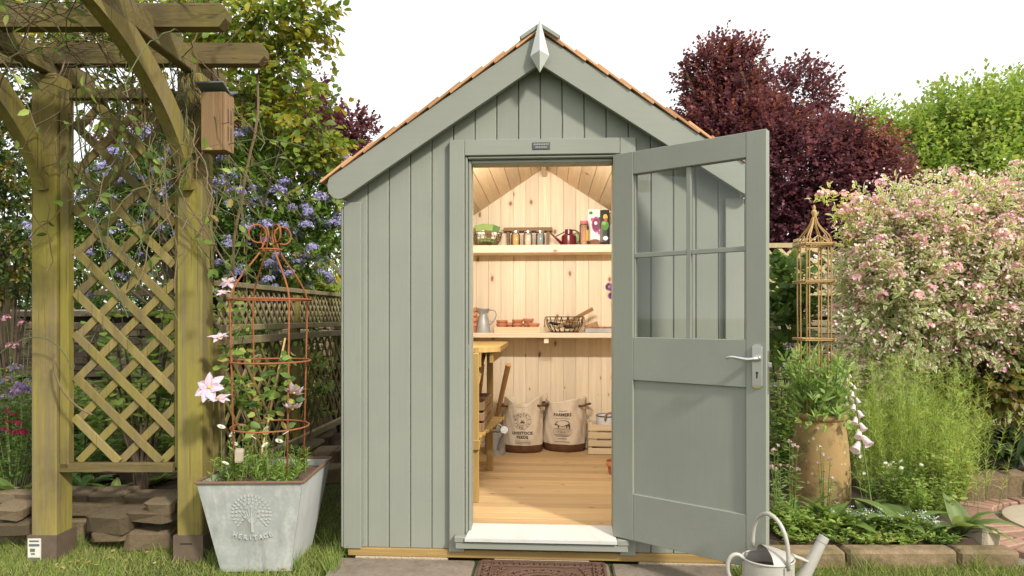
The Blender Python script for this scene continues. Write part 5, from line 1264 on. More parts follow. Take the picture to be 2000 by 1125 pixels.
# ------------------------------------------------------------------ planting
RS = np.random.default_rng(21); RP = random.Random(21)
GREEN = [(.075, .13, .028), (.10, .16, .035), (.055, .10, .022)]
LIGHT = [(.20, .28, .065), (.155, .225, .05), (.25, .31, .085)]
DARK = [(.040, .072, .022), (.055, .095, .026), (.07, .105, .026)]
PURPLE = [(.105, .038, .055), (.14, .05, .066), (.08, .03, .046)]
REDDISH = [(.15, .05, .045), (.11, .036, .038), (.19, .078, .058)]
PINK = [(.74, .46, .52), (.82, .64, .65), (.86, .74, .72), (.66, .34, .44)]
BLUE = [(.34, .32, .62), (.44, .42, .70), (.27, .25, .54), (.54, .51, .76)]
def blossom_meshes(k, n, r, pet, cols, flat=.6, seed=1, five=True):
    out = []
    for i in range(k):
        rs = np.random.default_rng(seed+i); lv = LV(); d = nrmz(rs.normal(size=(n, 3))); d[:, 2] = np.abs(d[:, 2])*flat+.1; c = d*r*rs.uniform(.5, 1, (n, 1)); cc = pick_cols(rs, cols, n, .12)
        u = nrmz(np.cross(d, rs.normal(size=(n, 3)))); v = np.cross(nrmz(d), u)
        for j in range(5 if five else 3):
            a = 2*math.pi*j/(5 if five else 3); ax = u*math.cos(a)+v*math.sin(a)+nrmz(d)*.35
            lv.add(c, ax, d, pet, pet*.75, cc*(1+rs.uniform(-.08, .08, (n, 1))), 'd2')
        o = lv.build('blossom', 'petal', None, origin=(0, 0, 0)); out.append(o.data); bpy.data.objects.remove(o)
    return out
def put(name, me, p, parent, s=1.0, rot=None):
    o = link(bpy.data.objects.new(name, me)); o.parent = parent; o.location = Vector(p)-root_loc(parent)
    o.rotation_euler = rot if rot else (RP.uniform(-.5, .5), RP.uniform(-.5, .5), RP.uniform(0, 6.28)); o.scale = (s, s, s); return o
def big_leaf(ln, wd, arch, cols, fold=.18, seed=0, wav=.05, tip=1.0):
    """one broad leaf, root at 0, pointing +X and arching down"""
    rr = random.Random(seed); N = 7; V, Cc, Fc = [], [], []; c0 = Vector(cols[0]); c1 = Vector(cols[1])
    for i in range(N+1):
        t = i/N; w = wd*(math.sin(math.pi*min(1, .06+t**.8*.94))**.8)*(1-.15*t)+.004*(1-t); ang = arch*t; x = ln*(math.sin(ang)/arch if arch > .01 else t); z = -ln*((1-math.cos(ang))/arch if arch > .01 else 0)
        for j, s in enumerate((-1, -.5, 0, .5, 1)):
            V.append((x, s*w*.5, z+abs(s)*w*fold+rr.uniform(-wav, wav)*w*(abs(s) > .4))); Cc.append(tuple(c0.lerp(c1, abs(s)*.6+rr.uniform(0, .25))) if s else tuple(c1*1.25))
    for i in range(N):
        for j in range(4): Fc.append((i*5+j, (i+1)*5+j, (i+1)*5+j+1, i*5+j+1))
    me = bpy.data.meshes.new('leaf'); me.from_pydata(V, [], Fc); at = me.color_attributes.new('Col', 'FLOAT_COLOR', 'POINT')
    at.data.foreach_set('color', [q for c in Cc for q in (*c, 1.0)]); me.shade_smooth(); me.materials.append(M['leaf']); return me
def rosette(name, base, n, ln, wd, cols, label, cat='plant', arch=(.6, 1.5), rise=(.2, 1.1), group=None, stalk=0.0, fold=.18):
    base = Vector(base); r = thing(name, base, label, cat, group); ms = [big_leaf(ln, wd, RP.uniform(*arch), cols, fold, k) for k in range(4)]
    for i in range(n):
        az = 2.4*i+RP.uniform(-.3, .3); el = RP.uniform(*rise)
        d = Vector((math.cos(az)*math.cos(el), math.sin(az)*math.cos(el), math.sin(el))); st = stalk*RP.uniform(.6, 1.1)
        if stalk: MB().tube([base, base+d*st], .003, 5).build('stalk', 'green_stem', r)
        put('leaf', ms[i % 4], base+d*(st+.004), r, RP.uniform(.65, 1.1), (RP.uniform(-.25, .25), -el, az))
    return r
def herb(name, base, n, h, spread, per, ln, wd, cols, label, cat='plant', tpl='d2', group=None, flower=None, stem_r=.0022):
    """clump of leafy stems rising from one root; flower = (meshes, share, scale)"""
    base = Vector(base); r = thing(name, base, label, cat, group); mb = MB(); lv = LV()
    for i in range(n):
        az = RP.uniform(0, 6.28); rad = spread*math.sqrt(RP.random()); hh = h*RP.uniform(.65, 1.1)
        b0 = base+Vector((math.cos(az)*rad*.3, math.sin(az)*rad*.3, -.01)); tp = base+Vector((math.cos(az)*rad, math.sin(az)*rad, hh)); pts = bez([b0, b0.lerp(tp, .5)+UP*hh*.15, tp], 5)
        mb.tube(pts, [stem_r*(1.2-.15*k) for k in range(6)], 4)
        t = RS.uniform(.15, 1, per); A = np.array([tuple(q) for q in pts]); f = t*5; k0 = np.minimum(f.astype(int), 4); pos = A[k0]+(A[k0+1]-A[k0])*(f-k0)[:, None]
        a = RS.uniform(0, 6.28, per); ax = np.stack([np.cos(a), np.sin(a), RS.uniform(-.1, .7, per)], 1); s = RS.uniform(.6, 1.15, per)*(1.15-.5*t)
        lv.add(pos, ax, np.array([0, 0, 1.0])+RS.normal(size=(per, 3))*.3, ln*s, wd*s, pick_cols(RS, cols, per), tpl)
        if flower and RP.random() < flower[1]: put('blossom', flower[0][i % len(flower[0])], tp, r, flower[2]*RP.uniform(.75, 1.15))
    mb.build('stems', 'green_stem', r); lv.build('foliage', 'leaf', r); return r
def shrub(name, base, lobes, n, per, slen, ln, wd, cols, label, cat, tpl='d2', r0=.03, ntr=7, group=None, woody='bark', sets=None, **kw):
    r = thing(name, base, label, cat, group); lv = LV(); tips, dirs = sprigs(lv, RS, lobes, n, per, slen, ln, wd, cols, tpl, **kw)
    if sets:
        for lb2, n2, c2 in sets: sprigs(lv, RS, lb2, n2, per, slen, ln, wd, c2, tpl, **kw)
    lv.build('crown', 'leaf', r); mb = MB(); k = RP.sample(range(len(tips)), min(ntr*4, len(tips)))
    tops = [Vector(l[:3]) for l in lobes][:ntr]+[Vector(tips[i]) for i in k[:ntr]]
    trunk_tubes(mb, RP, base, tops, r0); mb.build('trunk', woody, r, True); return r, tips, dirs
notshed = lambda p: ~((p[:, 0] > -1.12) & (p[:, 0] < 1.12) & (p[:, 1] > -.2) & (p[:, 1] < 2.15))
# ---- background trees
b = P(1560, 618, 6.6); b.z = 0
LBS = [lobe(1420, 215, 6.6, 75, 62), lobe(1398, 150, 6.6, 48, 52), lobe(1445, 130, 6.6, 30, 36), lobe(1545, 205, 6.9, 72, 60), lobe(1450, 275, 6.4, 112, 70), lobe(1560, 340, 6.2, 150, 95), lobe(1645, 375, 6.2, 95, 85), lobe(1560, 440, 6.2, 130, 60), lobe(1730, 355, 6.4, 38, 32), lobe(1350, 165, 6.6, 18, 26)]
shrub('purple_smoke_tree', b, LBS, 6400, 8, .26, .062, .05, PURPLE, 'large purple leaved smoke tree beyond the pale lattice to the right of the shed', 'tree', r0=.14, ntr=9, shell=.45, front=.5, sets=[([LBS[0], LBS[1], LBS[2], LBS[4]], 900, REDDISH), ([lobe(1640, 300, 6.1, 110, 30), lobe(1530, 262, 6.1, 60, 25), lobe(1725, 345, 6.2, 40, 28)], 420, REDDISH)], jit=.3)
b = P(600, 618, 6.4); b.z = 0
LBS = [lobe(560, 245, 6.4, 95, 65), lobe(640, 285, 6.2, 70, 42), lobe(690, 265, 6.2, 40, 32), lobe(480, 280, 6.4, 80, 80), lobe(300, 330, 6.4, 90, 90)]
shrub('purple_maple', b, LBS, 2600, 8, .24, .075, .055, PURPLE+[(.10, .03, .035)], 'dark purple maple rising behind the blue flowering shrub', 'tree', r0=.11, shell=.4, front=.5, jit=.3)
b = P(1850, 618, 10); b.z = 0
LBS = [lobe(1750, 300, 10, 90, 60), lobe(1850, 285, 10, 100, 72), lobe(1950, 270, 10, 90, 85), lobe(1880, 370, 9.8, 190, 70), lobe(1855, 215, 10, 22, 35), lobe(1920, 205, 10, 18, 40), lobe(1690, 250, 10, 26, 28), lobe(1975, 200, 10.3, 30, 40), lobe(2080, 300, 10, 90, 110)]
shrub('field_hedge', b, LBS, 5600, 7, .42, .105, .065, [(.19, .26, .055), (.15, .22, .045), (.24, .29, .08)], 'bright yellow green tree line far behind the pink shrub', 'tree', r0=.13, shell=.35, jit=.28)
b = P(2000, 618, 12.5); b.z = 0
shrub('dark_tree', b, [lobe(2000, 240, 12.5, 22, 55), lobe(2020, 330, 12.5, 60, 90), lobe(2060, 260, 12.5, 55, 90)], 900, 7, .4, .14, .06, [(.05, .06, .03), (.07, .07, .035)], 'dark evergreen tree rising beyond the yellow green tree line', 'tree', r0=.13)
for k, (p0, p1, lab) in enumerate(((-120, 300, 'dark green hedge behind the wall beyond the pergola'), (300, 720, 'dark green hedge behind the wall beyond the blue shrub'), (1400, 1760, 'dark green hedge behind the wall beyond the obelisk'), (720, 1060, 'dark green hedge behind the shed on its left half'), (1060, 1400, 'dark green hedge behind the shed on its right half'), (1760, 2200, 'dark green hedge behind the wall beyond the pink shrub'))):
    b = P((p0+p1)/2, 618, 5.2); b.z = 0
    shrub('garden_hedge', b, [lobe(p0+(p1-p0)*(i+.5)/5, 575, 5.2, 62, 42, .5) for i in range(5)]+[lobe(p0+(p1-p0)*(i+.5)/5, 640, 5.2, 62, 60, .5) for i in range(5)], 1500, 7, .22, .075, .045, DARK+GREEN, lab, 'hedge', r0=.012, front=.5, group='hedges behind the stone wall')
b = P(15, 618, 2.3); b.z = .2
shrub('evergreen_bush', b, [lobe(15, 290, 2.3, 70, 110), lobe(15, 430, 2.2, 72, 90), lobe(40, 195, 2.3, 55, 45), lobe(-80, 350, 2.3, 90, 180), lobe(30, 520, 2.3, 60, 50)], 1700, 8, .15, .055, .032, DARK+[(.13, .11, .02)], 'dark evergreen bush with yellowish leaves beside the left pergola post', 'shrub', r0=.018, front=.4)
# ---- loose leafy tree over the pergola
b = P(430, 618, 1.9); b.z = .2
LBS = [lobe(520, 55, 1.6, 95, 60), lobe(595, 35, 1.6, 52, 45), lobe(560, 140, 1.6, 62, 60), lobe(505, 215, 1.6, 70, 55), lobe(600, 255, 1.6, 50, 60), lobe(625, 330, 1.6, 35, 50), lobe(445, 40, 1.7, 90, 45), lobe(300, 40, 1.9, 150, 60), lobe(120, 30, 1.9, 160, 50), lobe(430, 180, 1.8, 60, 60), lobe(230, 200, 2.0, 60, 40)]
tr_, tips, dirs = shrub('climbing_rose', b, LBS, 1250, 6, .2, .066, .044, [(.12, .17, .025), (.16, .20, .03), (.085, .13, .02), (.24, .22, .03)], 'loose green leafed climbing rose arching over the pergola towards the shed roof', 'climber', 'o8', r0=.028, ntr=12, shell=.1, droop=.45, up=.1, jit=.25, ok=notshed)
tw = MB()
for i in RP.sample(range(len(tips)), 260):
    p = Vector(tips[i]); d = Vector(dirs[i]); tw.tube([p-d*.45+Vector((0, 0, .05)), p-d*.2, p+Vector((0, 0, -.02))], [.004, .003, .0015], 4)
tw.build('twigs', 'bark', tr_)
bud = MB()
for (px, py, ex, ey) in ((610, 60, 665, 60), (620, 75, 640, 90), (590, 150, 662, 150), (600, 160, 640, 112), (625, 205, 650, 215), (610, 30, 655, 25)):
    p, q = P(px, py, 1.6), P(ex, ey, 1.6); ln = q-p; bud.tube(bez([p, p+ln*.5+UP*.04, q], 5), .002, 4)
    for k in range(9):
        m = p.lerp(q, RP.uniform(.3, 1)); e = m+Vector((RP.uniform(-.05, .05), RP.uniform(-.03, .03), RP.uniform(-.06, .07))); bud.tube([m, e], .0012, 3); bud.lathe([(.001, -.006), (.007, .0), (.006, .009), (.001, .014)], e, 6)
bud.build('bud_sprays', 'vine_stem', tr_)
# ---- blue flowering shrub
b = P(520, 618, 1.75); b.z = .2
LBS = [lobe(530, 385, 1.8, 125, 85), lobe(445, 345, 1.8, 75, 70), lobe(625, 430, 1.8, 60, 55), lobe(560, 480, 1.7, 100, 60), lobe(460, 470, 1.8, 80, 70), lobe(250, 420, 1.9, 110, 90), lobe(190, 490, 1.9, 90, 60), lobe(330, 380, 1.9, 80, 80)]
ce, tips, dirs = shrub('ceanothus', b, LBS, 3000, 8, .14, .055, .022, [(.055, .10, .02), (.08, .14, .026), (.12, .19, .035)], 'green shrub covered in blue violet flower clusters beside the shed', 'shrub', r0=.04, ntr=9, front=.5, ok=notshed)
BM = blossom_meshes(4, 70, .042, .011, BLUE, .9, 30, False)
sel = [i for i in range(len(tips)) if dirs[i][1] < .25]
for i in RP.sample(sel, 280): put('flower_cluster', BM[i % 4], Vector(tips[i])+Vector(dirs[i])*.04, ce, RP.uniform(.9, 1.5))
# ---- pink weigela
b = P(1840, 618, 1.75); b.z = .06
LBS = [lobe(1830, 570, 1.75, 165, 130), lobe(1735, 600, 1.6, 78, 100), lobe(1915, 500, 1.75, 100, 95), lobe(1780, 465, 1.75, 95, 68), lobe(1890, 430, 1.75, 60, 42), lobe(1960, 600, 1.6, 80, 130), lobe(1775, 408, 1.8, 22, 22), lobe(1960, 410, 1.8, 14, 25), lobe(1700, 500, 1.7, 40, 45), lobe(2040, 520, 1.7, 80, 170)]
wg, tips, dirs = shrub('variegated_weigela', b, LBS, 2900, 9, .19, .062, .030, [(.14, .20, .065), (.18, .24, .085), (.11, .165, .05)], 'big variegated shrub with cream edged leaves and pink blossom', 'shrub', 'l8', r0=.03, ntr=10, front=.55, margin=(.50, .52, .34), jit=.15, shell=.5, droop=.3)
fl_ = LV(); q = np.array([i for i in range(len(tips)) if dirs[i][1] < .5]); q = q[RS.random(len(q)) < .9]; T_ = tips[q]
for _ in range(10): m_ = len(T_); fl_.add(T_+RS.normal(size=(m_, 3))*.035, RS.normal(size=(m_, 3)), RS.normal(size=(m_, 3))+np.array([0, -.6, .6]), RS.uniform(.018, .03, m_), RS.uniform(.014, .022, m_), pick_cols(RS, PINK, m_), 'd2')
fl_.build('small_florets', 'petal', wg)['kind'] = 'stuff'
arc = []
for (pxa, pya, pxb, pyb) in ((1760, 430, 1600, 388), (1740, 440, 1640, 425), (1720, 500, 1650, 470)):
    A_, B_ = P(pxa, pya, 1.75), P(pxb, pyb, 1.65); arc += [A_.lerp(B_, t)+UP*.05*math.sin(t*3) for t in (0, .12, .24, .36, .48, .6, .72, .84, .94, 1)]
lv = LV(); aa = np.array([tuple(p) for p in arc]); 
for _ in range(12): lv.add(aa+RS.normal(size=aa.shape)*.03, RS.normal(size=aa.shape)+np.array([-.5, 0, .2]), np.array([0, 0, 1.])+RS.normal(size=aa.shape)*.3, .055, .026, pick_cols(RS, LIGHT, len(aa)), 'l8', (.62, .60, .30))
lv.build('arching_shoots', 'leaf', wg)['kind'] = 'stuff'
WM = blossom_meshes(5, 13, .042, .019, PINK, .8, 60)
up_ = [i for i in range(len(tips)) if dirs[i][1] < .35 and (tips[i][2] > 1.25 or RP.random() < .42)]
for i in RP.sample(up_, min(270, len(up_))): put('blossom', WM[i % 5], Vector(tips[i])+Vector(dirs[i])*.03, wg, RP.uniform(.7, 1.15))
for p in arc: put('blossom', WM[RP.randrange(5)], p+Vector((0, -.02, .02)), wg, RP.uniform(.7, 1.0))
# ---- right bed
def gp(px, py, z=.07): return G(px, py, z)
def at(px, dist, z=.07): return L((px-CX)/F_PX*dist, dist, z)
shrub('fence_climber', at(1525, 5.9), [lobe(1528, 560, 2.6, 38, 50), lobe(1530, 640, 2.5, 40, 55), lobe(1535, 600, 2.6, 25, 40)], 130, 6, .14, .085, .06, DARK+GREEN, 'dark leafed climber on the pale lattice next to the open door', 'climber', 'o8', r0=.01, front=.6)
bw_m = blossom_meshes(2, 10, .03, .007, [(.45, .52, .78)], .9, 80)
for px, d, h, lab in ((1530, 4.5, .75, 'dark green bushy herb between the door edge and the chimney pot'), (1565, 5.0, .85, 'taller green bushy herb behind the chimney pot')):
    herb('bushy_herb', at(px, d), 34, h, .28, 34, .055, .03, GREEN+LIGHT, lab, 'plant', 'l8', None, (bw_m, .4, 1))
rosette('plantain_lily', at(1672, 5.2), 16, .30, .19, ((.07, .13, .035), (.10, .17, .05)), 'broad green leafed clump under the pink shrub', 'plant', (.6, 1.2), (.5, 1.2), None, .34)
rosette('plantain_lily', at(1735, 5.3), 14, .26, .16, ((.06, .11, .03), (.09, .15, .045)), 'dark broad leafed clump half hidden behind the white foxgloves', 'plant', (.6, 1.2), (.4, 1.2), None, .3)
# sweet peas in the chimney pot
sp_ = thing('sweet_peas', (cp.x, cp.y, zt-.06), 'pale green sweet pea plants growing up from the chimney pot', 'plant'); mb = MB(); lv = LV()
for i in range(90):
    az = RP.uniform(0, 6.28); r_ = RP.uniform(.02, .10); h = RP.uniform(.14, .46); b0 = Vector((cp.x+math.cos(az)*r_, cp.y+math.sin(az)*r_, zt-.06)); tp = b0+Vector((math.cos(az)*RP.uniform(0, .14)-.02, math.sin(az)*.1, h*(1 if i > 8 else .1)))
    pts = bez([b0, b0.lerp(tp, .5)+UP*.08, tp], 6); mb.tube(pts, [.0035-.0003*k for k in range(7)], 4); A = np.array([tuple(q) for q in pts]); n = 13; f = RS.uniform(.6, 5.99, n); k0 = f.astype(int); pos = A[k0]+(A[np.minimum(k0+1, 6)]-A[k0])*(f-k0)[:, None]
    a = RS.uniform(0, 6.28, n); lv.add(pos, np.stack([np.cos(a), np.sin(a), RS.uniform(.3, 1.6, n)], 1), RS.normal(size=(n, 3))+np.array([0, 0, .5]), RS.uniform(.045, .085, n), RS.uniform(.014, .028, n), pick_cols(RS, [(.20, .29, .09), (.26, .34, .13), (.16, .24, .07)], n), 'l8')
for i in range(5):
    az = -1.57+RP.uniform(-1.2, 1.2); b0 = Vector((cp.x+math.cos(az)*.13, cp.y+math.sin(az)*.13, zt)); q = b0+Vector((math.cos(az)*.06, math.sin(az)*.06, RP.uniform(-.09, -.03))); mb.tube(bez([b0, b0+Vector((math.cos(az)*.05, math.sin(az)*.05, .02)), q], 4), .0015, 4)
    lv.add(np.array([tuple(q)]*4), RS.normal(size=(4, 3)), np.array([[0, -1, .5]]*4), .035, .026, pick_cols(RS, LIGHT, 4), 'o8')
mb.build('stems', 'green_stem', sp_); lv.build('foliage', 'leaf', sp_)
# love-in-a-mist
def nigella(cx_, d, w, h, n, lab):
    b0 = at(cx_, d); t_ = thing('love_in_a_mist', b0, lab, 'plant', 'feathery clumps in the flower bed'); mb = MB(); lv = LV()
    for i in range(n):
        x, y = RP.gauss(0, w*.5), RP.gauss(0, w*.4); hh = h*RP.uniform(.5, 1.08); s0 = b0+Vector((x*.75, y*.75, 0)); tp = s0+Vector((x*.25+RP.gauss(0, .05), RP.gauss(0, .05), hh)); pts = bez([s0, s0.lerp(tp, .5)+Vector((RP.gauss(0, .02), 0, 0)), tp], 6); mb.tube(pts, [.0022-.0002*k for k in range(7)], 3)
        A = np.array([tuple(q) for q in pts]); m = 95; f = RS.uniform(.8, 5.999, m); k0 = f.astype(int); pos = A[k0]+(A[k0+1]-A[k0])*(f-k0)[:, None]
        a = RS.uniform(0, 6.28, m); ax = np.stack([np.cos(a), np.sin(a), RS.uniform(.1, 1.5, m)], 1); lv.add(pos, ax, RS.normal(size=(m, 3)), RS.uniform(.03, .085, m), .0022, pick_cols(RS, [(.32, .40, .10), (.38, .44, .13), (.26, .34, .07)], m), 'n3')
        if i % 3 == 0:
            m = 40; dd = nrmz(RS.normal(size=(m, 3))); lv.add(np.repeat(A[-1:], m, 0), dd, RS.normal(size=(m, 3)), .036, .002, pick_cols(RS, [(.30, .38, .12), (.36, .42, .20)], m), 'n3')
            mb.lathe([(.001, 0), (.007, .006), (.008, .012), (.004, .02), (.001, .021)], tp, 6)
    mb.build('stems', 'green_stem', t_); lv.build('feathery_foliage', 'leaf', t_)
nigella(1735, 4.15, .34, .88, 95, 'feathery green love in a mist clump beside the foxglove spike')
nigella(1840, 4.05, .34, .84, 95, 'feathery green love in a mist clump nearer the brick path')
nigella(1785, 4.7, .42, .95, 80, 'feathery green love in a mist clump in front of the broad leaves')
# foxgloves
bell = MB().lathe([(.004, 0), (.010, -.008), (.013, -.025), (.016, -.040), (.021, -.048)], (0, 0, 0), 10, True); 
def bell_mesh(c1, c2):
    o = MB(); o.v = list(bell.v); o.f = list(bell.f); ob_ = o.build('bell', 'petal', None, True, fix=False); me = ob_.data; me.transform(Matrix.Translation(ob_.location)); bpy.data.objects.remove(ob_)
    at_ = me.color_attributes.new('Col', 'FLOAT_COLOR', 'POINT'); at_.data.foreach_set('color', [q for v in me.vertices for q in (*Vector(c1).lerp(Vector(c2), min(1, -v.co.z/.048)), 1.0)]); return me
bp_, bwh = bell_mesh((.84, .80, .80), (.76, .60, .72)), bell_mesh((.78, .78, .62), (.86, .84, .78))
def foxglove(base, top, zb, me, n, lab, s=1.0, leaves=True, group=None):
    base, top = Vector(base), Vector(top); f = thing('foxglove', base, lab, 'foxglove', group); MB().tube(bez([base, base.lerp(top, .5)+Vector((.01, 0, .02)), top], 8), [.006-.0005*k for k in range(9)], 6).build('stem', 'green_stem', f, True)
    for i in range(n):
        t = i/(n-1); p = base.lerp(top, 1); z = zb+(top.z-zb)*t; u = (z-base.z)/(top.z-base.z); q = base.lerp(top, u); az = -1.57+(.9 if i % 2 else -.9)*RP.uniform(.5, 1.2); sc = s*(1.1-.7*t)*RP.uniform(.85, 1.1)
        put('bell', me, q+Vector((math.cos(az)*.012, math.sin(az)*.012, 0)), f, sc, (0, -.85+.5*t, az))
    if leaves:
        ms = [big_leaf(.10, .032, .5, LIGHT[:2], .1, k) for k in range(2)]
        for i, u in enumerate((.12, .2, .3, .42, .55)): put('leaf', ms[i % 2], base.lerp(top, u), f, 1.2-u, (0, -.5, i*2.4))
    return f
foxglove(at(1706, 3.62), D(1664, 752, 3.62), D(1700, 862, 3.62).z, bp_, 10, 'pale pink foxglove spike leaning beside the chimney pot', 1.25)
foxglove(at(1662, 4.4), D(1655, 715, 4.4), D(1660, 800, 4.4).z, bwh, 12, 'slim cream foxglove spike directly behind the sweet peas', 1.0)
for px, py, pz in ((1712, 705, 775), (1742, 688, 770), (1772, 712, 780), (1805, 700, 770), (1850, 705, 760)):
    foxglove(at(px+8, 4.75), D(px, py, 4.75), D(px, pz, 4.75).z, bwh, 15, 'creamy white foxglove spike among the feathery clumps', 1.25, False, 'white foxgloves behind the feathery clumps')
WFM = blossom_meshes(3, 22, .05, .012, [(.74, .66, .66), (.68, .56, .58)], .25, 90)
herb('masterwort', at(1860, 5.0), 14, .95, .34, 14, .08, .05, GREEN, 'pale pinkish umbels on tall stems below the pink shrub', 'plant', 'o8', None, (WFM, .9, .9))
# hellebore, bronze epimedium
for px, d, n, lab in ((1905, 4.85, 11, 'dark glossy hellebore clump at the inner bend of the brick path'), (1965, 4.75, 12, 'dark glossy hellebore clump behind the upright edging stones'), (2040, 4.75, 10, 'dark glossy hellebore clump at the far end of the edging stones')):
    base = at(px, d, .08); hb_ = thing('hellebore', base, lab, 'plant', 'hellebores along the path'); ms = [big_leaf(.21, .058, RP.uniform(.5, .9), ((.035, .065, .022), (.06, .10, .035)), .12, k) for k in range(3)]
    for i in range(n):
        az = 2.4*i; el = RP.uniform(.5, 1.2); d_ = Vector((math.cos(az)*math.cos(el), math.sin(az)*math.cos(el), math.sin(el))); q = base+d_*RP.uniform(.22, .42); MB().tube([base, q], .004, 5).build('stalk', 'green_stem', hb_)
        for k in range(7): put('leaf', ms[k % 3], q, hb_, RP.uniform(.75, 1.05), (RP.uniform(-.2, .2), .05+RP.uniform(-.1, .3), az+(k-3)*.5))
shrub('bronze_shrub', at(1965, 5.1), [lobe(1950, 745, 1.55, 75, 45), lobe(2010, 740, 1.55, 50, 60), lobe(1900, 760, 1.6, 40, 25)], 330, 6, .12, .07, .04, [(.17, .16, .03), (.13, .10, .03), (.12, .16, .04)], 'low bronze tinted leafy shrub under the pink blossom near the path', 'shrub', 'l8', r0=.008, front=.6)
for k, (px, d, lab) in enumerate(((1555, 3.30, 'low creeping weeds over the kerb beside the watering can'), (1640, 3.29, 'low creeping weeds on the joint of the first two kerb stones'), (1700, 3.28, 'low creeping weeds below the pink foxglove on the kerb'), (1765, 3.28, 'low creeping weeds on the middle kerb stone'), (1830, 3.29, 'low creeping weeds on the last kerb joint'))):
    herb('creeping_weed', at(px, d, .07), 22, .06, .13, 16, .036, .018, [LIGHT, LIGHT+GREEN, LIGHT+[(.30, .30, .09)]][k % 3], lab, 'plant', 'l8', 'creeping weeds along the kerb')
for px, d, h, lab in ((1700, 4.95, .95, 'bright green leafy clump between pink shrub and chimney pot'), (1790, 5.0, .9, 'bright green leafy clump under the middle of the pink shrub'), (1880, 4.9, .8, 'bright green leafy clump under the pink shrub near the path')):
    herb('bright_clump', at(px, d), 34, h, .30, 26, .08, .045, LIGHT, lab, 'plant', 'l8')
# front row
SOFT = ((.13, .20, .055), (.20, .28, .09))
rosette('primrose', at(1762, 3.40, .08), 13, .29, .105, SOFT, 'soft green broad leaved rosette in the middle of the bed front', 'plant', (.7, 1.5), (.6, 1.3))
rosette('foxglove_rosette', at(1878, 3.36, .08), 16, .25, .10, ((.16, .22, .08), (.24, .31, .13)), 'grey green felted rosette beside the pale boulder', 'plant', (.6, 1.4), (.35, 1.25))
rosette('foxglove_rosette', at(1700, 3.46, .08), 12, .25, .085, SOFT, 'light green rosette at the foot of the pink foxglove', 'plant', (.5, 1.2), (.4, 1.2))
rosette('dandelion_leaves', at(1560, 3.46, .08), 13, .26, .06, ((.12, .20, .04), (.20, .29, .07)), 'upright light green leaves in front of the chimney pot', 'plant', (.5, 1.2), (.6, 1.35))
rosette('dandelion_leaves', at(1628, 3.44, .08), 12, .25, .085, ((.12, .20, .04), (.19, .28, .07)), 'arching light green leaves right of the chimney pot foot', 'plant', (.6, 1.4), (.5, 1.3))
rosette('dandelion_leaves', at(1835, 3.75, .08), 10, .20, .08, ((.16, .22, .05), (.24, .27, .08)), 'yellowing broad leaves below the feathery clumps', 'plant', (.6, 1.4), (.3, 1.1))
FM = blossom_meshes(3, 7, .022, .0045, [(.55, .62, .86), (.74, .76, .86)], .7, 95); PKB = blossom_meshes(2, 9, .012, .008, [(.66, .36, .54), (.60, .50, .46)], .6, 99, False)
for px, d, lab in ((1725, 3.38, 'forget me nots spilling on the kerb below the pink foxglove'), (1785, 3.36, 'forget me nots spilling on the kerb between two rosettes'), (1655, 3.42, 'forget me nots near the middle of the first kerb stone')):
    herb('forget_me_not', at(px, d, .08), 24, .10, .11, 16, .035, .014, LIGHT, lab, 'plant', 'd2', 'forget me nots along the kerb', (FM, .7, 1))
for px, d, h, lab in ((1522, 3.45, .42, 'upright aster with pink buds against the open door edge'), (1543, 3.5, .44, 'upright aster with pink buds a step away from the door edge'), (1612, 3.46, .42, 'single aster stem with a lilac flower before the chimney pot')):
    herb('aster', at(px, d, .08), 5, h, .05, 26, .055, .012, [(.14, .21, .06), (.19, .26, .09)], lab, 'plant', 'd2', 'budding asters', (PKB, 1, 1.1), .003)
herb('ground_herb', at(1530, 3.40, .08), 30, .13, .16, 20, .05, .02, LIGHT, 'low light green weeds in the bed corner beside the door', 'plant', 'l8')
herb('ground_herb', at(1585, 3.40, .08), 30, .10, .16, 20, .05, .02, LIGHT+[(.26, .30, .08)], 'low yellow green ground cover behind the first kerb stone', 'plant', 'l8')
herb('white_catmint', at(1735, 3.75, .08), 34, .30, .2, 26, .035, .02, GREEN+LIGHT, 'small leaved herb with white flowers before the feathery clump', 'plant', 'l8', None, (blossom_meshes(2, 3, .01, .012, [(.85, .85, .85)], .5, 120), .3, 1))
herb('white_catmint', at(1800, 3.62, .08), 36, .24, .2, 26, .04, .02, LIGHT, 'small leaved green herb between the two rosettes', 'plant', 'l8')
herb('white_catmint', at(1850, 3.9, .08), 36, .34, .22, 26, .05, .025, LIGHT+[(.28, .27, .08)], 'pale leafy herb at the edge of the brick path', 'plant', 'l8')
# ---- left bed
AL = blossom_meshes(2, 110, .055, .012, [(.34, .22, .46), (.46, .34, .56), (.26, .15, .36)], 1.0, 140, False); RD = blossom_meshes(2, 14, .026, .009, [(.28, .015, .06), (.20, .01, .05)], .8, 150); PKS = blossom_meshes(2, 16, .045, .013, [(.55, .20, .34), (.62, .32, .42)], .6, 160); MX = blossom_meshes(2, 18, .04, .009, [(.32, .30, .62), (.65, .38, .08), (.45, .42, .66)], .6, 170)
def lbz(px, d): return L((px-CX)/F_PX*d, d, .19)
herb('red_salvia', lbz(25, 3.85), 34, .44, .26, 26, .04, .02, GREEN, 'small leaved salvia with dark red flowers left of the pergola post', 'plant', 'l8', None, (RD, .7, 1))
herb('mixed_flowers', lbz(45, 4.4), 34, .62, .30, 24, .05, .025, LIGHT+GREEN, 'blue and orange flowered clump behind the red salvia', 'plant', 'l8', None, (MX, .8, 1))
herb('leafy_perennial', lbz(-40, 4.2), 30, .5, .32, 22, .07, .04, GREEN, 'plain leafy clump beyond the red salvia at the bed end', 'plant', 'l8')
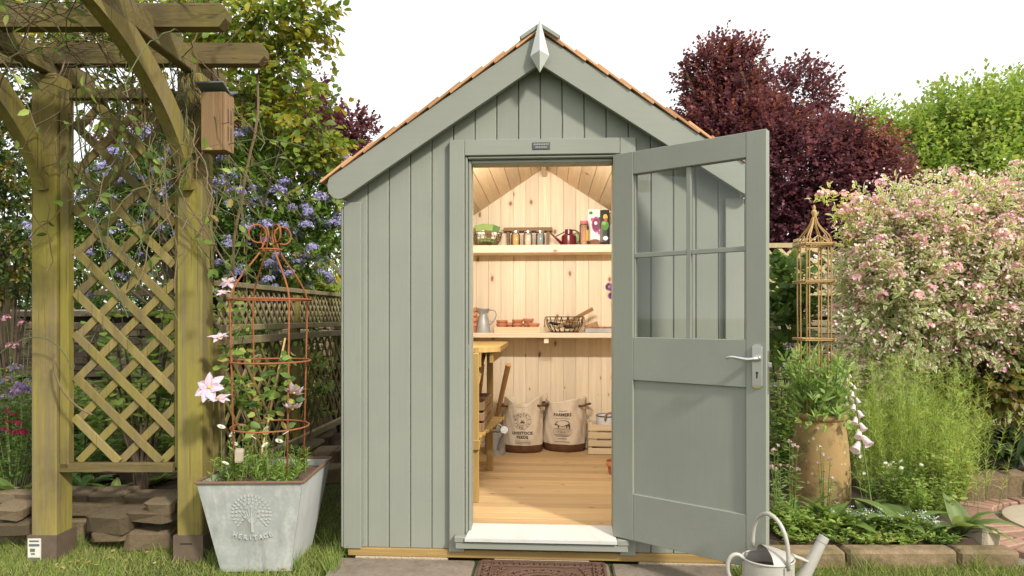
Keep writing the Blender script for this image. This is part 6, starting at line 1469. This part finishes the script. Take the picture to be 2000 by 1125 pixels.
for px, py, d, lab in ((42, 768, 3.95, 'big starry purple allium head above the red salvia'), (92, 745, 4.6, 'smaller dark purple allium beside the left post'), (258, 722, 4.3, 'starry lilac allium seen through the lattice'), (288, 740, 4.7, 'smaller lilac allium beyond the starry one in the lattice')):
    tp = D(px, py, d); bs = lbz(px-4, d); al = thing('allium', bs, lab, 'allium', 'purple alliums in the raised bed'); MB().tube(bez([bs, bs.lerp(tp, .6)+Vector((.01, 0, 0)), tp], 6), .004, 5).build('stem', 'green_stem', al); put('flower_head', AL[px % 2], tp, al, 1.15 if 'big' in lab else .85)
herb('valerian', lbz(38, 5.6), 6, 1.02, .2, 14, .06, .03, GREEN, 'pink flowered valerian stems in front of the stone wall', 'plant', 'l8', None, (PKS, .9, 1.1))
spots = [(165, 4.0, .34), (225, 4.5, .55), (300, 4.4, .5), (150, 4.9, .5), (330, 5.0, .45), (200, 5.4, .45), (280, 5.6, .5), (110, 5.0, .5), (400, 4.9, .55), (450, 5.0, .6), (510, 5.3, .6), (560, 5.4, .55), (60, 5.2, .6), (600, 5.7, .7), (520, 5.9, .8), (420, 5.8, .8)]
for i, (px, d, h) in enumerate(spots):
    herb('leafy_perennial', lbz(px, d), 24, h, .28, 22, .075, .042, [GREEN, LIGHT, GREEN+LIGHT][i % 3], ['mid green leafy perennial clump growing in the raised bed', 'pale green leafy perennial clump growing in the raised bed', 'mottled green leafy perennial clump growing in the raised bed'][i % 3], 'plant', 'l8', 'leafy perennials in the raised bed')
rosette('broad_leaf_plant', lbz(162, 3.72), 12, .15, .085, ((.07, .14, .05), (.11, .19, .07)), 'blue green rounded leaves under the lattice rail by the left post', 'plant', (.5, 1.2), (.3, 1.2), None, .06)
rosette('lettuce_plant', lbz(225, 3.66), 11, .17, .06, ((.15, .22, .05), (.24, .30, .09)), 'light green strappy leaves below the lattice rail', 'plant', (.6, 1.4), (.3, 1.2))
rosette('coral_bells', lbz(205, 3.85), 12, .10, .085, ((.035, .012, .018), (.06, .02, .028)), 'dark maroon leaved clump below the lattice rail', 'plant', (.5, 1.2), (.4, 1.2), None, .05)
rosette('hosta', lbz(300, 3.9), 12, .2, .10, ((.14, .2, .05), (.22, .27, .09)), 'yellow green broad leaves at the foot of the woody shrub', 'plant', (.6, 1.4), (.3, 1.1))
rosette('hosta', lbz(25, 3.62), 12, .2, .07, ((.09, .15, .035), (.14, .21, .06)), 'mid green strappy leaves hanging over the low wall', 'plant', (.6, 1.4), (.3, 1.1))
# woody shrub with bare stems
wb_ = lbz(278, 3.66); ws = thing('woody_shrub', wb_, 'bare stemmed woody shrub fanning out behind the lattice', 'shrub'); mb = MB(); lv = LV()
for i in range(15):
    tp = D(RP.uniform(160, 345), RP.uniform(540, 800), RP.uniform(3.65, 4.2)); pts = bez([wb_+Vector((RP.uniform(-.03, .03), RP.uniform(-.03, .03), -.02)), wb_.lerp(tp, .3)+Vector((RP.uniform(-.06, .06), 0, .08)), wb_.lerp(tp, .7), tp], 9); mb.tube(pts, [.011*(1-.075*k) for k in range(10)], 6)
    for k in range(5, 10):
        n = 5; a = RS.uniform(0, 6.28, n); lv.add(np.array([tuple(pts[k])]*n)+RS.normal(size=(n, 3))*.03, np.stack([np.cos(a), np.sin(a), RS.uniform(-.3, .5, n)], 1), np.array([0, 0, 1.])+RS.normal(size=(n, 3))*.4, .07, .045, pick_cols(RS, LIGHT+GREEN, n), 'o8')
mb.build('stems', 'bark', ws, True); lv.build('foliage', 'leaf', ws)
# golden creeper on the far lattice, ivy on the low fence
shrub('golden_creeper', L(-1.5, 5.6, .2), [lobe(600, 585, 2.4, 75, 22), lobe(540, 570, 2.3, 50, 18), lobe(650, 580, 2.5, 28, 25)], 260, 6, .1, .09, .06, LIGHT+[(.32, .28, .06)], 'golden green creeper spilling over the low lattice fence', 'climber', 'l8', r0=.008, front=.5, ok=notshed)
shrub('fence_ivy', L(-1.45, 4.4, .15), [lobe(470, 640, 1.0, 50, 60), lobe(600, 740, 1.6, 40, 70), lobe(560, 690, 1.4, 40, 60), lobe(430, 610, .6, 28, 40), lobe(640, 650, 2.2, 30, 40)], 120, 5, .12, .06, .04, GREEN+LIGHT, 'thin leafy creeper threaded through the low lattice fence', 'climber', 'l8', r0=.006, front=.5, ok=notshed)
# ---- planter planting
def pz(px, py, d): return D(px, py, d)
ch = thing('daisy_plant', (pcn.x-.02, pcn.y-.02, PH-.035), 'feathery green daisy plant with white flowers in the zinc planter', 'plant'); mb = MB(); lv = LV()
for i in range(80):
    x, y = RP.uniform(-.20, .16), RP.uniform(-.24, .16); h = RP.uniform(.06, .16)*(1.2 if x < .02 else .8); b0 = pp(x, y, PH-.035); tp = b0+Vector((RP.gauss(0, .03), RP.gauss(0, .03), h)); pts = bez([b0, b0.lerp(tp, .5), tp], 4); mb.tube(pts, .0018, 4)
    n = 26; A = np.array([tuple(q) for q in pts]); f = RS.uniform(.3, 3.99, n); k0 = f.astype(int); pos = A[k0]+(A[k0+1]-A[k0])*(f-k0)[:, None]; a = RS.uniform(0, 6.28, n)
    lv.add(pos, np.stack([np.cos(a), np.sin(a), RS.uniform(.1, 1, n)], 1), RS.normal(size=(n, 3))*.5+np.array([0, 0, 1.]), RS.uniform(.02, .042, n), .008, pick_cols(RS, [(.14, .22, .04), (.19, .28, .06), (.10, .17, .03)], n), 'd2')
rs = np.random.default_rng(8); lv2 = LV(); n = 22; a = np.arange(n)*2*math.pi/n; dr = np.stack([np.cos(a), np.sin(a), .15+0*a], 1); lv2.add(dr*.004, dr, np.array([[0, 0, 1.]]*n), .014, .0055, np.array([[.85, .85, .82]]*n), 'd2'); lv2.add(dr*.002, dr, np.array([[0, 0, 1.]]*n), .005, .004, np.array([[.65, .45, .05]]*n), 'd2')
do = lv2.build('daisy', 'petal', None, origin=(0, 0, 0)); DM = do.data; bpy.data.objects.remove(do)
for px, py in ((432, 834), (475, 832), (454, 848), (495, 855), (520, 837), (518, 869), (559, 846), (458, 867), (545, 862), (440, 905), (480, 892)):
    p = D(px, py, RP.uniform(3.0, 3.2)); mb.tube([p-UP*.004, Vector((p.x+RP.uniform(-.02, .02), p.y, PH+.02))], .0015, 4); put('daisy', DM, p, ch, RP.uniform(.9, 1.25), (.75+RP.uniform(-.3, .3), RP.uniform(-.3, .3), RP.uniform(0, 6)))
mb.build('stems', 'green_stem', ch); lv.build('foliage', 'leaf', ch)
wc_ = stone('pebble', D(467, 890, 3.05), (.02, .015, .03), .4, 'coping'); tag(wc_, 'white pebble among the daisy leaves', 'pebble')
cl = thing('clematis', pp(0, .02, PH-.035), 'clematis with large pale lilac flowers climbing the rusty obelisk', 'climber'); mb = MB(); lv = LV()
routes = [[(520, 890), (515, 800), (545, 720), (570, 690)], [(505, 890), (470, 800), (450, 720), (460, 640), (440, 560)], [(530, 890), (560, 790), (575, 720)], [(500, 880), (490, 760), (470, 680), (490, 600)], [(515, 880), (500, 780), (460, 750), (415, 745)]]
for rt in routes:
    pts = []
    for (a, b_) in zip(rt[:-1], rt[1:]): pts += [D(a[0]+(b_[0]-a[0])*t, a[1]+(b_[1]-a[1])*t, 3.16+.05*math.sin(a[1]*.05+t*3)) for t in (0, .25, .5, .75)]
    mb.tube(pts, .002, 5)
    for p in pts[2:]:
        n = 4; a = RS.uniform(0, 6.28, n); lv.add(np.array([tuple(p)]*n)+RS.normal(size=(n, 3))*.025, np.stack([np.cos(a), np.sin(a)*.6, RS.uniform(-.6, .4, n)], 1), np.array([0, -.7, .6])+RS.normal(size=(n, 3))*.4, RS.uniform(.035, .065, n), RS.uniform(.02, .036, n), pick_cols(RS, LIGHT+GREEN+[(.26, .26, .07)], n), 'o8')
mb.build('stems', 'vine_stem', cl); lv.build('foliage', 'leaf', cl)
PM = [big_leaf(.070, .040, .45, ((.62, .44, .60), (.74, .62, .73)), .1, 40+k, .16) for k in range(3)]
for m_ in PM: m_.materials.clear(); m_.materials.append(M['petal'])
for px, py, d, s, tilt in ((410, 757, 2.98, 1.15, 1.2), (430, 780, 3.02, .8, .3), (575, 765, 3.1, .75, 2.6), (572, 796, 3.08, .8, 2.75), (447, 552, 3.2, .75, .6), (437, 573, 3.15, .6, .4), (428, 660, 3.1, .75, .3)):
    c = D(px, py, d); fl = MB().lathe([(.001, -.004), (.008, 0), (.006, .012), (.001, .016)], (0, 0, 0), 8); fl.v = [tuple(c+(Matrix.Rotation(tilt, 3, 'X') @ Vector(v))*s) for v in fl.v]; fo = fl.build('flower', 'print_yellow', cl)
    for k in range(7):
        R = Matrix.Rotation(tilt, 4, 'X') @ Matrix.Rotation(2*math.pi*k/7+RP.uniform(-.14, .14), 4, 'Z') @ Matrix.Rotation(RP.uniform(-.25, .25), 4, 'Y') @ Matrix.Rotation(-.25 if tilt < 2 else .15, 4, 'Y'); o = link(bpy.data.objects.new('petal', PM[k % 3])); o.parent = fo; o.matrix_local = Matrix.Translation(c-root_loc(cl)) @ R @ Matrix.Scale(s*RP.uniform(.9, 1.1), 4)
# ---- vine over the pergola
vn = thing('climbing_vine', L(-1.52, 3.42, .0), 'tangle of thin brown and green vine stems over the pergola', 'climber'); vb, vg, lv = MB(), MB(), LV()
def wander(p, d, n, step, jit, pull=(0, 0, 0), zmin=0):
    out = wander0(p, d, n, step, jit, pull)
    while len(out) > 3 and out[-1].x > -1.28: out.pop()
    return out
def wander0(p, d, n, step, jit, pull):
    out = [Vector(p)]; d = Vector(d).normalized()
    for i in range(n): d = (d+Vector((RP.gauss(0, jit), RP.gauss(0, jit), RP.gauss(0, jit)))+Vector(pull)).normalized(); out.append(out[-1]+d*step)
    return out
for i in range(230):
    p = L(RP.uniform(-3.1, -1.6), RP.uniform(2.15, 3.4), RP.uniform(2.40, 2.72)); az = RP.choice((0, math.pi))+RP.gauss(0, .5); w = wander(p, (math.cos(az), math.sin(az), RP.gauss(0, .3)), RP.randint(8, 18), .06, .28, (0, 0, -.02)); (vb if RP.random() < .85 else vg).tube(w, [RP.uniform(.0013, .0034)]*len(w), 4)
    if w[-1].x < -1.45 and RP.random() < .4: n = 4; lv.add(np.array([tuple(w[-1-k]) for k in range(n)]), RS.normal(size=(n, 3))+np.array([0, 0, -.5]), RS.normal(size=(n, 3))+np.array([0, -.3, 1]), .046, .024, pick_cols(RS, LIGHT+GREEN, n), 'l8')
for i in range(90):                                        # hanging through the lattice and round the right post
    a = RP.choice((RP.uniform(-2.2, -1.55), RP.gauss(-1.6, .07))); p = L(a, 3.27-RP.uniform(.07, .13), RP.uniform(2.2, 2.5)); w = wander(p, (RP.gauss(0, .4), RP.gauss(0, .15), -1), RP.randint(8, 22), .065, .26, (0, 0, -.06)); (vg if RP.random() < .3 else vb).tube(w, [RP.uniform(.0012, .0032)]*len(w), 4)
    for q in w[5:]:
        if RP.random() < .12: n = 2; lv.add(np.array([tuple(q)]*n), RS.normal(size=(n, 3))+np.array([0, 0, -.5]), RS.normal(size=(n, 3))+np.array([0, -.6, .6]), .05, .027, pick_cols(RS, LIGHT+GREEN+GREEN+[(.2, .13, .04)], n), 'l8')
for k in range(9):                                         # coils round the right post
    z0_ = 1.75+.07*k; c = L(PA[1], PB, 0); w = [Vector((c.x, c.y, 0))+RT*(.10*math.cos(t)+RP.gauss(0, .01))+FW*(.10*math.sin(t))+UP*(z0_+.05*t*RP.uniform(.6, 1.2)) for t in [i*.4+k for i in range(14)]]; (vg if k % 2 else vb).tube(w, .0038, 5)
for (pts, r) in (([(345, 370), (400, 440), (440, 520), (470, 560)], .004), ([(400, 420), (430, 500), (500, 545)], .003), ([(150, 130), (140, 280), (190, 480), (250, 620)], .0035), ([(170, 130), (160, 250), (150, 420), (280, 440)], .003), ([(0, 690), (60, 640), (115, 650), (140, 720)], .003), ([(105, 690), (100, 740), (130, 790), (180, 810)], .005), ([(395, 430), (440, 330), (480, 330), (555, 300)], .003), ([(400, 300), (500, 250), (600, 290)], .003), ([(270, 330), (300, 420), (370, 420), (410, 480)], .004)):
    w = bez([D(x, y, 3.12) for x, y in pts], 14); (vg if r < .0038 else vb).tube(w, r, 5)
vs0 = wander(L(-1.52, 3.42, .05), (0, 0, 1), 36, .068, .08, (0, 0, .2)); vb.tube(vs0, [.010-.0001*i for i in range(37)], 6)
vb.build('brown_stems', 'vine_stem', vn); vg.build('green_stems', 'vine_green', vn); lv.build('leaves', 'leaf', vn)
# ---- lawn blades
def in_lawn(x, y):
    v = Vector((x, y, 0))-Vector((CAM.x, CAM.y, 0)); a, b_ = v.dot(RT), v.dot(FW)
    if -1.10 < x < 1.10 and y > -.66 and y < -.02 and -.86 < x < .98: return False
    if -.99 < x < .99 and y > -.04: return False
    if b_ > 3.44 and a < -1.6: return False
    if a < -.9: return b_ < (4.5 if a > -1.55 else 3.46)
    if a > 1.0: return b_ < 3.15
    return y < -.6
X = RS.uniform(-3.4, 3.6, 260000); Y = -3.2+np.where(RS.random(260000) < .8, RS.uniform(2.6, 4.4, 260000), RS.uniform(.6, 2.7, 260000)); ok = np.array([in_lawn(x, y) for x, y in zip(X, Y)]); X, Y = X[ok], Y[ok]; n = len(X)
bare = (np.sin(X*5+1)*np.sin(Y*7)+RS.normal(size=n)*.5 > .9) | (((X-.05) < -.9) & (Y > .12) & (RS.random(n) < .7)); X, Y = X[~bare], Y[~bare]; n = len(X)
lv = LV(); ax = np.stack([RS.normal(0, .55, n), RS.normal(0, .55, n), np.ones(n)], 1); lv.add(np.stack([X, Y, np.full(n, -.004)], 1), ax, RS.normal(size=(n, 3))*np.array([1, 1, .1]), RS.uniform(.018, .055, n), RS.uniform(.0022, .0042, n), pick_cols(RS, [(.22, .30, .06), (.26, .33, .07), (.31, .34, .10), (.16, .23, .05), (.36, .34, .15)], n, .2), 'n3')
o = lv.build('grass', 'grass_blade', None, origin=(0, 0, 0)); tag(o, 'short lawn grass in front of the shed', 'grass', None, 'stuff')
tf = LV(); 
for px, d in ((140, 3.36), (150, 3.38), (640, 3.5), (1450, 3.0), (652, 3.12), (660, 3.25), (645, 3.05), (672, 3.3), (60, 3.38), (330, 3.38), (400, 3.3), (1440, 3.12), (690, 3.28), (420, 3.2), (580, 3.12), (1530, 3.1), (1700, 3.1), (1900, 3.1), (20, 3.4), (250, 3.42)):
    b0 = L((px-CX)/F_PX*d, d, 0); n = 40; tf.add(np.array([tuple(b0)]*n)+RS.normal(size=(n, 3))*np.array([.02, .02, 0]), np.stack([RS.normal(0, .5, n), RS.normal(0, .4, n), np.ones(n)], 1), RS.normal(size=(n, 3))*np.array([1, 1, .1]), RS.uniform(.06, .15, n), .005, pick_cols(RS, LIGHT, n), 'n3')
o = tf.build('long_grass', 'grass_blade', None, origin=(0, 0, 0)); tag(o, 'longer grass tufts by the posts and slabs', 'grass', None, 'stuff')
dl = LV(); n = 60; a_ = RS.uniform(-2.3, -1.0, n); b_ = RS.uniform(3.05, 3.44, n); pos = np.array([tuple(L(x, y, .02)) for x, y in zip(a_, b_)]); dl.add(pos, RS.normal(size=(n, 3))*np.array([1, 1, .15]), np.array([0, 0, 1.])+RS.normal(size=(n, 3))*.3, RS.uniform(.015, .04, n), RS.uniform(.008, .018, n), pick_cols(RS, [(.36, .25, .10), (.20, .12, .06), (.44, .36, .2)], n), 'o8')
o = dl.build('fallen_leaves', 'leaf', None, origin=(0, 0, 0)); tag(o, 'dry fallen leaves scattered on the lawn', 'leaves', None, 'stuff')
